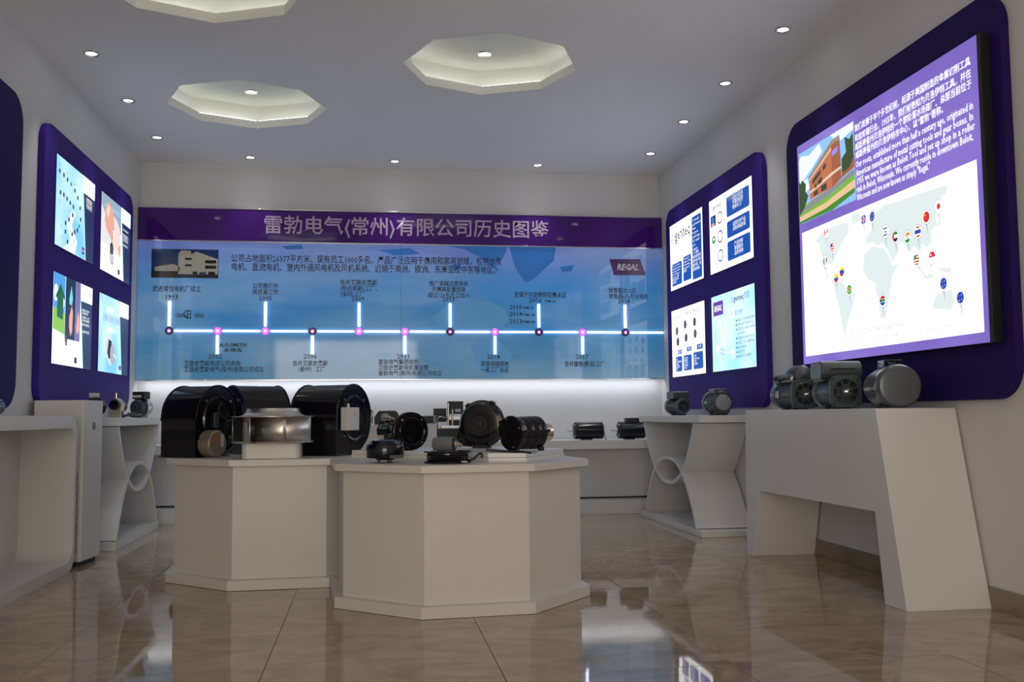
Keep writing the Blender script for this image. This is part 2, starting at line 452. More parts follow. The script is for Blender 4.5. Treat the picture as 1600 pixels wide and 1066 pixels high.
# ================================================================ TIMELINE PANEL ON THE BACK WALL
tp = thing('timeline_panel', 'long blue sky timeline panel with purple title band across the back wall', 'wall panel', (0.376, 9.31, 0))
HW = 2.494
MB().box(-HW, HW, 0, 0.1, 1.268, 2.552).build('sky_board', SKYP, tp, smooth=False)
for x0, x1 in ((-HW, -0.089), (-0.086, HW)):
    o = MB().box(x0, x1, -0.006, 0.1, 2.562, 2.862).build('title_band', BANNER, tp, smooth=False)
for z in (2.552, 2.862): MB().box(-HW, HW, -0.012, 0.1, z, z+0.011).build('metal_trim', TRIM, tp, bevel=0.002, segs=1)
MB().box(-HW, HW, -0.008, 0.1, 1.258, 1.268).build('metal_trim', TRIM, tp, bevel=0.002, segs=1)
MB().box(-0.0885, -0.0865, -0.0008, 0.0, 1.268, 2.552).build('panel_joint', DARKHOLE, tp, smooth=False)
# pale continents of the printed map
LAND = mat('map_print_blue', srgb(48, 108, 180), 0.06, noise=(3, 0.1), emit=srgb(48, 108, 180), es=0.24); HAZE = mat('map_print_pale', srgb(92, 150, 198), 0.06, noise=(3, 0.08), emit=srgb(92, 150, 198), es=0.24)  # glow added to keep up with the sky print behind
arts('continent_print', tp, LAND, [[(0.35,2.55),(0.52,2.52),(0.66,2.45),(0.78,2.36),(0.86,2.30),(0.82,2.38),(0.90,2.44),(0.93,2.50),(0.94,2.55)],
            [(0.96,2.551),(1.02,2.34),(1.12,2.20),(1.2,2.24),(1.3,2.33),(1.4,2.42),(1.42,2.551)],
            [(1.46,2.36),(1.6,2.38),(1.58,2.32),(1.48,2.31)], [(0.40,2.36),(0.48,2.38),(0.5,2.33),(0.42,2.31)],
            [(-0.3,2.50),(0.0,2.52),(0.1,2.47),(-0.15,2.45)], [(-1.2,2.52),(-1.02,2.54),(-1.0,2.50),(-1.15,2.49)]], 0.0006)
arts('continent_print', tp, HAZE, [[(0.2,1.84),(0.36,1.98),(0.5,2.05),(0.62,2.00),(0.75,2.02),(0.90,1.95),(0.95,1.85),(0.88,1.76),(0.70,1.78),(0.55,1.74),(0.3,1.76)],
            [(0.7,1.66),(0.85,1.64),(0.93,1.55),(0.98,1.48),(0.92,1.33),(0.80,1.28),(0.70,1.33),(0.62,1.42),(0.58,1.58)]], 0.0006)
text('title_lettering', '雷勃电气(常州)有限公司历史图鉴', -1.373, 2.655, 0.19, INKP, tp, d=0.0075, width=2.715, bold=0.0020, sy=0.98)
text('intro_text', '公司占地面积26377平方米、现有员工1000多名。产品广泛应用于商用和家用领域，包括水泵', -1.661, 2.372, 0.082, INK, tp, width=2.545, bold=0.0006)
text('intro_text', '电机、直流电机、室内外通风电机及风机系统。远销于美洲、欧洲、东南亚及中东等地区。', -1.661, 2.290, 0.082, INK, tp, width=2.48, bold=0.0006)
cap = lambda s, x, z, al='CENTER', sz=0.062, w=None: text('caption', s, x, z, sz, INK, tp, align=al, width=w, bold=0.0006)
cap('武进常恒电机厂成立', -2.36, 2.085, 'LEFT', w=0.43); cap('1993', -2.19, 2.010)
cap('公司推行持\n续改善工作', -1.345, 2.122, w=0.235, sz=0.058); cap('2005', -1.345, 2.008)
cap('合并艾欧史密斯\n(布达佩斯)工厂、\n(深圳)工厂', -0.66, 2.165, 'LEFT', sz=0.056, w=0.35); cap('2009', -0.49, 2.008)
cap('推广卓越运营体系\n开展高能量团队\n超过120名员工加入', 0.372, 2.163, sz=0.056, w=0.40); cap('2013', 0.37, 2.010)
cap('获得开利金牌供应商认证', 1.262, 2.060, w=0.51); cap('2016', 1.215, 2.008); cap('PPM 63', 1.36, 2.010, sz=0.036)
for s, q, z in (('2015', 'PPM 76', 1.940), ('2014', 'PPM 142', 1.872), ('2013', 'PPM 289', 1.803)):
    cap(s, 0.958, z, 'LEFT'); cap(q, 1.085, z+0.002, 'LEFT', sz=0.036)
cap('销售额达12亿\n销售超676万台电机', 1.946, 2.112, 'LEFT', sz=0.058, w=0.40); cap('2018', 2.10, 2.008)
cap('2002', -1.79, 1.462); cap('艾欧史密斯完成公司收购\n艾欧史密斯电气(常州)有限公司成立', -2.068, 1.398, 'LEFT', sz=0.056, w=0.715)
cap('2006', -0.93, 1.462); cap('合并艾欧史密斯\n（泰州）工厂', -0.93, 1.398, sz=0.056, w=0.325)
cap('2011', -0.06, 1.462); cap('雷勃电气集团收购\n艾欧史密斯电机事业部\n雷勃电气(常州)有限公司成立', -0.299, 1.410, 'LEFT', sz=0.054, w=0.60)
cap('2014', 0.80, 1.458); cap('获得卓越绩效\n一星工厂认证', 0.811, 1.390, sz=0.056, w=0.272)
cap('2017', 1.67, 1.458); cap('合并雷勃(新亚)工厂', 1.695, 1.388, sz=0.056, w=0.40)
text('logo', 'CHANG', -2.152, 1.842, 0.055, INK, tp, width=0.105, bold=0.001, sy=1.0)
text('logo', 'HENG', -1.985, 1.842, 0.055, INK, tp, width=0.085, bold=0.001)
art('logo', tp, [(INK, [[(-2.035+0.045*math.cos(a), 1.872+0.04*math.sin(a)) for a in [rad(50+k*26) for k in range(11)]] +
                        [(-2.035+0.036*math.cos(a), 1.872+0.031*math.sin(a)) for a in [rad(310-k*26) for k in range(11)]],
                       rc(-2.045, 1.834, -2.038, 1.912), rc(-2.045, 1.868, -2.02, 1.875), rc(-2.02, 1.834, -2.013, 1.895)])], d=0.0012)
text('logo', 'A.O.SMITH', -1.755, 1.578, 0.048, INK, tp, width=0.245, bold=0.0015, sy=0.8)
text('logo', '史密斯', -1.715, 1.528, 0.045, INK, tp, width=0.175, bold=0.001, sy=0.8)
art('logo', tp, [(INK, [rc(-1.755, 1.570, -1.51, 1.574)])], d=0.0012)
art('logo_plate', tp, [(INKR, [[(1.958,2.444),(2.27,2.448),(2.326,2.289),(2.0,2.285)]])], d=0.0014)
text('logo_lettering', 'REGAL', 2.03, 2.338, 0.085, WHITEP, tp, d=0.0022, width=0.222, bold=0.003, slant=0.25, sy=1.0)
# photo of the white factory
PH = lambda n, c: mat(n, srgb(*c), 0.12, noise=(25, 0.08))
sky_, wht, gr, wn, tr = PH('photo_sky', (34, 62, 118)), PH('photo_white_building', (205, 198, 178)), PH('photo_road', (58, 52, 50)), PH('photo_window', (40, 44, 46)), PH('photo_bush', (40, 50, 38))
z0, z1, x0, x1 = 2.210, 2.478, -2.372, -1.774
art('factory_photo', tp, [(sky_, [rc(x0, z0, x1, z1)]),
    (wht, [[(x0+0.03,z0+0.06),(x1-0.35,z0+0.06),(x1-0.35,z0+0.10),(x0+0.20,z0+0.13),(x0+0.03,z0+0.10)],
           [(x1-0.36,z0+0.03),(x1-0.005,z0+0.03),(x1-0.005,z1-0.09),(x1-0.20,z1-0.02),(x1-0.245,z1-0.045),(x1-0.25,z1-0.015),(x1-0.33,z1-0.01),(x1-0.36,z1-0.04)]]),
    (wn, [rc(x1-0.30,z1-0.10,x1-0.24,z1-0.08), rc(x1-0.30,z1-0.16,x1-0.24,z1-0.14), rc(x1-0.12,z1-0.13,x1-0.02,z1-0.10), rc(x1-0.12,z1-0.18,x1-0.02,z1-0.15)]),
    (tr, [rc(x0, z0+0.03, x0+0.23, z0+0.062), rc(x1-0.23,z0+0.03,x1-0.19,z0+0.06), rc(x1-0.09,z0+0.03,x1-0.03,z0+0.06)]),
    (gr, [rc(x0, z0, x1, z0+0.035)]), (PH('photo_car', (70, 80, 120)), [rc(x1-0.17,z0+0.03,x1-0.11,z0+0.055)])], d=0.0012)
nx = [-2.204 + 0.4311*k for k in range(11)]
zc = 1.718
for k in range(11):
    a = nx[k] + 0.045; e = (nx[k+1] - 0.045) if k < 10 else HW - 0.005
    MB().box(a, e, -0.014, -0.002, zc-0.009, zc+0.009).build('light_strip', LED, tp, bevel=0.003, segs=1)
for k, x in enumerate(nx):
    up = k % 2 == 0
    z_a, z_b = (zc+0.045, 1.992) if up else (1.503, zc-0.04)
    MB().box(x-0.012, x+0.012, -0.014, -0.002, z_a, z_b).build('light_strip', LED, tp, bevel=0.003, segs=1)
    dark = k in (0, 3, 6, 8, 10)
    t = MB().lathe([(0, 0.036), (0.014, 0.036), (0.018, 0.031), (0.018, 0.022), (0.010, 0.021)], (x, 0, zc), (0, -1, 0), 24).build('node_ring', RINGD if dark else RINGP, tp)
    t['label'] = 'dark ring' if dark else 'glowing pink ring'
    MB().lathe([(0.004, 0.022), (0.010, 0.020), (0.0102, 0.0)], (x, 0, zc), (0, -1, 0), 20).build('node_glow', CORE2 if dark else CORE, t)
    MB().lathe([(0.0103, 0.011), (0.013, 0.009), (0.0131, 0)], (x, 0, zc), (0, -1, 0), 16).build('node_centre', mat('node_led', (1,1,1), 0.4, emit=(1.0, 0.45, 1.0) if dark else (1.0, 0.75, 1.0), es=1.4 if dark else 2.2), t)

# ================================================================ WALL BOARDS
WP = lit('lightbox_white', (255, 255, 255), 1.4); WP2 = lit('lightbox_warm_white', (236, 240, 232), 1.3)
BLU = lit('lightbox_blue_box', (20, 84, 178), 0.75); NAVY = lit('lightbox_navy', (48, 62, 110), 0.55)
SKYB = poster_blue('lightbox_pale_blue', (112, 186, 232), (196, 228, 248), 1.15)
SKYB2 = poster_blue('lightbox_pale_cyan', (158, 218, 242), (214, 240, 250), 1.15)
TXG = mat('print_grey', (0.10, 0.10, 0.14), 0.5, noise=(30, 0.1)); TXL = lit('print_pale_grey', (140, 148, 178), 0.7)
TXB = lit('print_blue', (70, 130, 210), 0.8); TXW = lit('print_white', (255, 255, 255), 0.95)
GRN = lit('print_green', (60, 170, 80), 0.7); MET = lit('print_motor_grey', (96, 96, 104), 0.6); METD = lit('print_motor_dark', (34, 34, 44), 0.5)
LOGOP = lit('print_logo_purple', (110, 50, 160), 0.8); SKIN = lit('print_skin', (232, 170, 150), 0.9); SKIN2 = lit('print_skin_light', (244, 214, 204), 0.9)
MINT = lit('print_mint_edge', (150, 232, 214), 0.9)

def board(name, label, wall, yc, zc, hw, hh, r, m, t=0.045):
    X, rz = (XR - t, -PI/2) if wall == 'R' else (XL + t, PI/2)
    root = thing(name, label, 'display board', (X, yc, zc), rz)
    b = MB().prism(rrect(-hw, hw, -hh, hh, r, 10), 0, t - 0.002, 'y')
    b.build('backing_board', m, root, bevel=0.004, segs=2)
    return root
def poster(root, x0, x1, z0, z1, label, base):
    fr = MB().box(x0-0.004, x1+0.004, -0.004, 0.0, z0-0.004, z1+0.004).build('poster', DKPURP, root, smooth=False)
    fr['label'] = label
    art('poster_print', fr, [(base, [rc(x0, z0, x1, z1)])], d=0.0045)
    return fr
def motorlet(x, z, s, tilt=0.3):
    """little printed picture of a motor"""
    a = [(x-s, z-s*0.6), (x-s*0.2, z-s), (x+s*0.7, z-s*0.75), (x+s, z), (x+s*0.7, z+s*0.8), (x-s*0.3, z+s), (x-s, z+s*0.5)]
    c = disc(x+s*0.45, z, s*0.4, s*0.7, 10); e = [(x+s*0.5, z-s*0.05), (x+s*1.5, z-s*0.25), (x+s*1.5, z-s*0.1), (x+s*0.5, z+s*0.1)]
    return a, c, e
def asterisk(x, z, s):
    P = []
    for k in range(6):
        a = rad(60*k + 20); u = (math.cos(a), math.sin(a)); w = (-u[1], u[0])
        P.append([(x+u[0]*s*0.35+w[0]*s*0.10, z+u[1]*s*0.35+w[1]*s*0.10), (x+u[0]*s*0.35-w[0]*s*0.10, z+u[1]*s*0.35-w[1]*s*0.10),
                  (x+u[0]*s-w[0]*s*0.12, z+u[1]*s-w[1]*s*0.12), (x+u[0]*s+w[0]*s*0.12, z+u[1]*s+w[1]*s*0.12)])
    return P

# ---- small right board (y 6.70..9.04, z 0.96..2.86)
rb = board('display_board', 'purple rounded board with four white and blue posters on the right wall, at the back', 'R', 7.865, 1.908, 1.172, 0.95, 0.15, PURPLE)
px0, px1, px2, px3 = 7.865-8.893, 7.865-7.978, 7.865-7.80, 7.865-6.873
za, zb, zc_, zd = 0.785, 0.167, -0.026, -0.648
p = poster(rb, px0, px1, zb, za, 'poster with large company name and three blue text columns', WP)
w = px1 - px0; hh = za - zb
arts('text_box', p, BLU, [rrect(px0+0.045, px0+0.34, zb+0.035, zb+0.245, 0.02, 3), rrect(px0+0.375, px0+0.60, zb+0.04, zb+0.265, 0.02, 3), rrect(px0+0.635, px0+0.885, zb+0.02, za-0.04, 0.02, 3)], 0.0052)
art('poster_marks', p, [(TXB, asterisk(px0+0.10, za-0.125, 0.062)), (TXL, [rc(px0+0.15, zb+0.345, px0+0.60, zb+0.348)])], d=0.0052)
text('brand_name', 'genteq', px0+0.155, za-0.165, 0.15, TXG, p, d=0.0056, width=0.43, bold=0.002)
text('small_text', 'Our roots: The real\nmanufacture of motor\ntechnology. We call\nthe art of Genteq!\nGenteq®—创新\n的电机, 高效节\n能的技术。', px0+0.06, zb+0.215, 0.026, TXW, p, d=0.0062, width=0.25)
text('small_text', 'A trusted\nname in the\ntechnology\ninnovation\n品牌。', px0+0.388, zb+0.235, 0.028, TXW, p, d=0.0062, width=0.19)
text('small_text', '"G" stands\nperformance\nblade;\nfor green\ntechnology.\n"Q" equals\nyour\nrequest.\n"G" 意味\n着效率领先\n同时也代表\n着环保。选\n用高质量。', px0+0.65, za-0.085, 0.033, TXW, p, d=0.0062, width=0.22, ls=1.1)
p = poster(rb, px2, px3, zb, za, 'poster with three blue text boxes and three ringed steps', WP)
arts('text_box', p, BLU, [rrect(px2+0.40, px3-0.05, za-0.215, za-0.055, 0.02, 3), rrect(px2+0.40, px3-0.05, za-0.385, za-0.25, 0.02, 3), rrect(px2+0.40, px3-0.05, zb+0.05, zb+0.205, 0.02, 3)], 0.0052)
art('poster_marks', p, [(TXB, asterisk(px2+0.05, za-0.065, 0.028)), (NAVY, [disc(px2+0.245, za-0.18, 0.062, 0.052), disc(px2+0.245, za-0.335, 0.062, 0.052), disc(px2+0.245, zb+0.125, 0.062, 0.052), rc(px2+0.03, za-0.225, px2+0.155, za-0.135)]),
    (WP, [disc(px2+0.245, za-0.18, 0.048, 0.04), disc(px2+0.245, za-0.335, 0.048, 0.04), disc(px2+0.245, zb+0.125, 0.048, 0.04)]),
    (GRN, [disc(px2+0.10, za-0.34, 0.045, 0.035, 9)]), (SKIN, [disc(px2+0.09, za-0.21, 0.04, 0.014, 8)]), (TXB, [disc(px2+0.09, za-0.175, 0.028, 0.03, 8)]), (TXW, [disc(px2+0.105, za-0.335, 0.02, 0.014, 6)])], d=0.0052)
text('poster_heading', 'genteq', px2+0.09, za-0.09, 0.065, TXG, p, d=0.0066, width=0.19, bold=0.0012)
text('poster_heading', '智勤', px2+0.30, za-0.088, 0.06, TXB, p, d=0.0066, width=0.11)
text('poster_heading', '品牌定位', px2+0.45, za-0.085, 0.055, TXL, p, d=0.0066, width=0.28, bold=0.001)
text('small_text', '智能的选择\n可靠的品质\n智能化工厂', px2+0.53, za-0.095, 0.038, TXW, p, d=0.0062, width=0.22)
text('small_text', '品质优良产品\n成就卓越表现', px2+0.53, za-0.305, 0.038, TXW, p, d=0.0062, width=0.26)
text('small_text', '产品创新\n管理服务\n品质保障', px2+0.55, zb+0.155, 0.038, TXW, p, d=0.0062, width=0.18)
p = poster(rb, px0, px1, zd, zc_, 'poster with six small motor pictures above three blue lists', WP)
A, C, D = [], [], []
for (x, z) in ((0.16,-0.22),(0.40,-0.18),(0.66,-0.18),(0.18,-0.32),(0.42,-0.30),(0.67,-0.285)):
    a, c, e = motorlet(px0+x, zc_+z+0.02, 0.04); A.append(a); C.append(c); D.append(e)
arts('text_box', p, BLU, [rrect(px0+0.10, px0+0.29, zd+0.045, zd+0.185, 0.02, 3), rrect(px0+0.33, px0+0.56, zd+0.045, zd+0.185, 0.02, 3), rrect(px0+0.60, px0+0.86, zd+0.045, zd+0.195, 0.02, 3),
    rc(px0+0.16, zd+0.205, px0+0.29, zd+0.245), rc(px0+0.42, zd+0.215, px0+0.56, zd+0.255), rc(px0+0.70, zd+0.215, px0+0.86, zd+0.26)], 0.0052)
art('poster_marks', p, [(TXL, D + [rc(px0+0.04, zc_-0.12, px0+0.22, zc_-0.117), rc(px0+0.28, zc_-0.115, px0+0.50, zc_-0.112), rc(px0+0.56, zc_-0.11, px0+0.80, zc_-0.107)]), (TXB, asterisk(px0+0.05, zc_-0.07, 0.028))], d=0.0052)
for i in range(6): art('product_picture', p, [(METD, [A[i]]), (MET, [C[i]])], d=0.0062)
text('poster_heading', 'genteq', px0+0.09, zc_-0.09, 0.06, TXL, p, d=0.0070, width=0.18, bold=0.0012)
text('poster_heading', '智勤', px0+0.29, zc_-0.088, 0.06, TXB, p, d=0.0070, width=0.1)
text('poster_heading', '各种电机产品系列', px0+0.42, zc_-0.085, 0.05, TXL, p, d=0.0070, width=0.40, bold=0.001)
text('small_text', '空调\n空气处理系统\n冷凝机\n风机盘管\n热泵', px0+0.115, zd+0.15, 0.022, TXW, p, d=0.0062, width=0.15)
text('small_text', '洗衣机\n洗碗机\n干衣机\n电风扇\n冰箱', px0+0.35, zd+0.15, 0.022, TXW, p, d=0.0062, width=0.1)
text('small_text', '水泵\nDIN Pump\n风机\n泳池泵', px0+0.62, zd+0.155, 0.024, TXW, p, d=0.0062, width=0.14)
text('small_text', '暖通空调', px0+0.172, zd+0.215, 0.028, TXW, p, d=0.0062, width=0.10)
text('small_text', '小家电', px0+0.435, zd+0.225, 0.028, TXW, p, d=0.0062, width=0.10)
text('small_text', '水 泵', px0+0.73, zd+0.228, 0.028, TXW, p, d=0.0062, width=0.09)
p = poster(rb, px2, px3, zd, zc_, 'pale blue poster with question mark in a light bulb', SKYB2)
bulb = [(px2+0.235+0.095*math.cos(a)*(1 if math.sin(a) > -0.5 else 0.6), zd+0.32+0.105*math.sin(a)*(1 if math.sin(a) > 0 else 1.5)) for a in [2*PI*k/24 for k in range(24)]]
bulb2 = [(px2+0.235+0.085*math.cos(a)*(1 if math.sin(a) > -0.5 else 0.6), zd+0.32+0.095*math.sin(a)*(1 if math.sin(a) > 0 else 1.5)) for a in [2*PI*k/24 for k in range(24)]]
art('bulb_picture', p, [(TXW, [bulb, disc(px2+0.455, zc_-0.175, 0.05, 0.048), rc(px2+0.05, zd+0.14, px2+0.45, zd+0.145), rc(px2+0.06, zd+0.165, px2+0.16, zd+0.215), rc(px2+0.453, zd+0.13, px2+0.457, zc_-0.2), disc(px2+0.455, zd+0.125, 0.04, 0.04)]),
    (SKYB2, [bulb2]), (LOGOP, [rc(px2+0.045, zc_-0.165, px2+0.27, zc_-0.05)]), (TXB, asterisk(px2+0.235, zd+0.155, 0.045) + asterisk(px2+0.47, zc_-0.07, 0.03) + asterisk(px2+0.455, zd+0.125, 0.03) + asterisk(px2+0.455, zc_-0.175, 0.03))], d=0.0052)
text('logo_lettering', 'REGAL', px2+0.07, zc_-0.128, 0.065, TXW, p, d=0.0072, width=0.17, bold=0.002, slant=0.2)
text('poster_heading', 'genteq', px2+0.51, zc_-0.09, 0.065, TXG, p, d=0.0072, width=0.2, bold=0.0012)
text('poster_heading', '智勤', px2+0.73, zc_-0.088, 0.06, TXB, p, d=0.0072, width=0.1)
text('poster_heading', '我们的使命', px2+0.53, zc_-0.2, 0.045, TXB, p, d=0.0072, width=0.16)
text('poster_heading', '?', px2+0.185, zd+0.25, 0.21, TXW, p, d=0.0072, bold=0.005)
text('small_text', '● 精益生产与持续改善的管理\n● 提供先进的节能电机产品\n● 与客户建立长期合作的伙伴\n   关系共同成长\n● 提高能效并降低客户成本\n● 注重员工安全与健康环保\n● 追求卓越品质\n● 诚信与责任\n● 团队合作与创新精神', px2+0.54, zc_-0.255, 0.026, MET, p, d=0.0072, width=0.38, ls=1.35)

# ---- big right board with the world map light box
bb = board('map_display_board', 'large dark purple board with lit world map screen on the right wall, nearest', 'R', 5.108, 1.915, 1.155, 0.945, 0.17, DKPURP)
dy = 5.108 - 5.015; dz = 1.94 - 1.915
lb = MB().box(dy-0.965, dy+0.985, -0.052, 0.0, dz-0.715, dz+0.722).build('light_box', BLACKM, bb, bevel=0.003, segs=1)
lb['label'] = 'black framed light box'
VIO = poster_blue('lightbox_violet', (116, 84, 190), (134, 104, 206), 0.85)
art('screen_panel', lb, [(VIO, [rc(dy-0.962, dz-0.712, dy+0.962, dz+0.718)]), (WP, [rc(dy-0.925, dz-0.662, dy+0.924, dz+0.140)])], d=0.0525)
# picture
X0, X1, Z0, Z1 = dy-0.938, dy-0.206, dz+0.201, dz+0.664
X = lambda u: X0 + u*(X1-X0)
Z = lambda v: Z0 + v*(Z1-Z0)
pg = lambda *q: [(X(a), Z(b)) for a, b in q]
psky, pcl = lit('picture_sky', (140, 190, 236), 0.9), lit('picture_cloud', (232, 240, 248), 0.9)
pbr, pbr2, pst = lit('picture_brick', (196, 116, 78), 0.8), lit('picture_brick_side', (168, 96, 64), 0.8), lit('picture_stone', (226, 206, 180), 0.85)
pgr, pgr2, prd, pth, pwin, prf = lit('picture_grass', (126, 186, 60), 0.8), lit('picture_grass_dark', (70, 140, 40), 0.8), lit('picture_road', (140, 146, 146), 0.8), lit('picture_path', (232, 196, 150), 0.85), lit('picture_window', (70, 66, 62), 0.7), lit('picture_roof', (150, 144, 124), 0.8)
ptr = lit('picture_tree', (60, 84, 48), 0.7)
art('building_picture', lb, [(psky, [pg((0,0),(1,0),(1,1),(0,1))]),
    (pcl, [pg((0,.55),(.25,.7),(.45,.85),(.4,.98),(.2,.9),(.05,.95),(0,.9)), pg((.6,1),(.75,.85),(1,.9),(1,1)), pg((.0,.35),(.2,.45),(.15,.6),(0,.55))]),
    (prf, [pg((.18,.60),(.62,.92),(.76,.94),(.77,.88),(.62,.86),(.20,.55))]),
    (pbr, [pg((.20,.28),(.62,.30),(.62,.86),(.20,.56))]), (pbr2, [pg((.62,.30),(.78,.36),(.77,.88),(.62,.86)), pg((.78,.36),(1,.42),(1,.56),(.80,.52))]),
    (pst, [pg((.20,.36),(.62,.46),(.62,.50),(.20,.39)), pg((.20,.54),(.62,.80),(.62,.83),(.20,.56)), pg((.62,.46),(.78,.49),(.78,.52),(.62,.50))]),
    (pwin, [pg((.26,.47),(.42,.56),(.42,.62),(.26,.53)), pg((.46,.58),(.52,.61),(.52,.67),(.46,.64)), pg((.28,.30),(.36,.31),(.36,.37),(.28,.36)), pg((.42,.31),(.52,.32),(.52,.40),(.42,.39)), pg((.36,.42),(.44,.44),(.44,.52),(.36,.48)), pg((.3,.40),(.34,.41),(.34,.46),(.3,.45))]),
    (prd, [pg((0,.20),(.22,.26),(.62,.30),(1,.40),(1,.33),(.5,.20),(.12,.14),(0,.1))]),
    (pgr, [pg((0,.13),(.15,.15),(.6,.22),(1,.33),(1,.24),(.5,.14),(0,.02)), pg((0,.22),(.2,.25),(.2,.22),(0,.18))]),
    (pth, [pg((0,.10),(.5,.14),(1,.26),(1,.16),(.5,.06),(0,.02))]), (pgr2, [pg((0,0),(.62,0),(1,.10),(1,.16),(.5,.06),(0,.03))]),
    (ptr, [pg((0,.12),(.10,.20),(.18,.34),(.13,.42),(.14,.52),(.07,.60),(.03,.56),(0,.62)), pg((.80,.42),(.92,.44),(1,.55),(1,.86),(.94,.80),(.86,.86),(.88,.66),(.80,.60))]),
    (lit('picture_sign', (150, 140, 230), 0.9), [pg((.64,.70),(.74,.73),(.74,.80),(.64,.77))])], d=0.0535)
YS = [dz+0.598, dz+0.540, dz+0.489, dz+0.440]
CN = ['我们发展于半个多世纪前，起源于美国制造的金属切削工具', '和齿轮箱行业。1955年，我们被熟知为贝洛伊特工具，并在', '威斯康星州贝洛伊特的一个滚轮溜冰场建厂。总部当前位于', '威斯康星州的贝洛伊特市中心，以“雷勃”著称。']
for s, z, x1 in zip(CN, YS, (0.910, 0.912, 0.913, 0.680)):
    text('screen_text', s, dy-0.195, z, 0.046, TXW, lb, d=0.0545, width=x1+0.195, bold=0.0005)
EN = ['Our roots, established more than half a century ago, originated in', 'American manufacture of metal cutting tools and gear boxes. In', '1955 we were known as Beloit Tool and set up shop in a roller', 'rink in Beloit, Wisconsin. We currently reside in downtown Beloit,', 'Wisconsin and are now known as simply "Regal."']
for s, z, x1 in zip(EN, (0.383, 0.332, 0.285, 0.238, 0.191), (0.916, 0.915, 0.916, 0.905, 0.550)):
    text('screen_text', s, dy-0.195, dz+z, 0.055, TXW, lb, d=0.0545, width=x1+0.195, bold=0.0006)
LANDG = lit('map_land', (216, 228, 228), 0.92)
CT = {'na': [(-0.747,0.052),(-0.64,0.087),(-0.538,0.101),(-0.413,0.103),(-0.295,0.086),(-0.312,0.025),(-0.376,-0.014),(-0.438,-0.056),(-0.491,-0.099),(-0.541,-0.131),(-0.568,-0.114),(-0.612,-0.12),(-0.614,-0.16),(-0.547,-0.21),(-0.603,-0.196),(-0.646,-0.115),(-0.664,-0.045),(-0.689,0.028)],
 'gl': [(-0.265,0.131),(-0.165,0.117),(-0.155,0.077),(-0.258,0.06),(-0.268,0.094)],
 'sa': [(-0.547,-0.217),(-0.451,-0.23),(-0.361,-0.288),(-0.253,-0.339),(-0.284,-0.411),(-0.335,-0.469),(-0.379,-0.542),(-0.394,-0.63),(-0.414,-0.539),(-0.44,-0.459),(-0.462,-0.391),(-0.498,-0.309)],
 'eu': [(-0.117,-0.073),(-0.102,-0.039),(-0.052,-0.011),(-0.036,0.047),(0.026,0.083),(0.096,0.104),(0.25,0.094),(0.416,0.091),(0.571,0.083),(0.682,0.079),(0.683,0.041),(0.604,0.016),(0.582,-0.033),(0.586,-0.099),(0.537,-0.123),(0.537,-0.177),(0.493,-0.202),(0.456,-0.174),(0.434,-0.214),(0.415,-0.2),(0.377,-0.171),(0.334,-0.198),(0.286,-0.144),(0.234,-0.123),(0.231,-0.169),(0.162,-0.228),(0.123,-0.151),(0.059,-0.098),(0.012,-0.108),(-0.033,-0.076)],
 'af': [(-0.133,-0.126),(-0.034,-0.1),(0.079,-0.131),(0.132,-0.182),(0.161,-0.239),(0.226,-0.243),(0.157,-0.297),(0.13,-0.364),(0.1,-0.466),(0.063,-0.515),(0.018,-0.505),(0.001,-0.419),(-0.037,-0.306),(-0.107,-0.278),(-0.159,-0.215)],
 'md': [(0.16,-0.408),(0.189,-0.395),(0.167,-0.462)], 'au': [(0.514,-0.5),(0.551,-0.451),(0.626,-0.439),(0.689,-0.436),(0.708,-0.491),(0.673,-0.539),(0.602,-0.521),(0.546,-0.52)],
 'pg': [(0.58,-0.314),(0.688,-0.331),(0.695,-0.353),(0.615,-0.341)], 'nz': [(0.768,-0.539),(0.791,-0.531),(0.748,-0.588)], 'id': [(0.409,-0.277),(0.483,-0.344),(0.504,-0.325),(0.558,-0.36),(0.463,-0.354)], 'jp': [(0.577,-0.098),(0.619,-0.084),(0.624,-0.096),(0.585,-0.115)]}
arts('continent', lb, LANDG, [[(a+dy, c+dz) for a, c in P] for P in CT.values()], 0.0535)
FR, FB, FW, FG, FY, FO, FK = (lit('flag_' + n, c, 0.9) for n, c in (('red', (214, 44, 48)), ('blue', (40, 70, 176)), ('white', (246, 246, 248)), ('green', (40, 150, 70)), ('yellow', (244, 212, 50)), ('orange', (240, 150, 50)), ('black', (30, 30, 34))))
PINM = lit('pin_grey', (176, 184, 186), 0.85)  # grey rim and tail of each printed pin
def band(x, z, r, a0, a1, vert=False):
    """slice of a disc between offsets a0..a1 (-1..1)"""
    n = 6; A = [math.asin(a0), math.asin(a1)]
    R_ = [(math.cos(A[0]+(A[1]-A[0])*k/n), math.sin(A[0]+(A[1]-A[0])*k/n)) for k in range(n+1)]
    P = R_ + [(-c, s) for c, s in reversed(R_)]
    return [((x + r*s, z + r*c) if vert else (x + r*c, z + r*s)) for c, s in P]
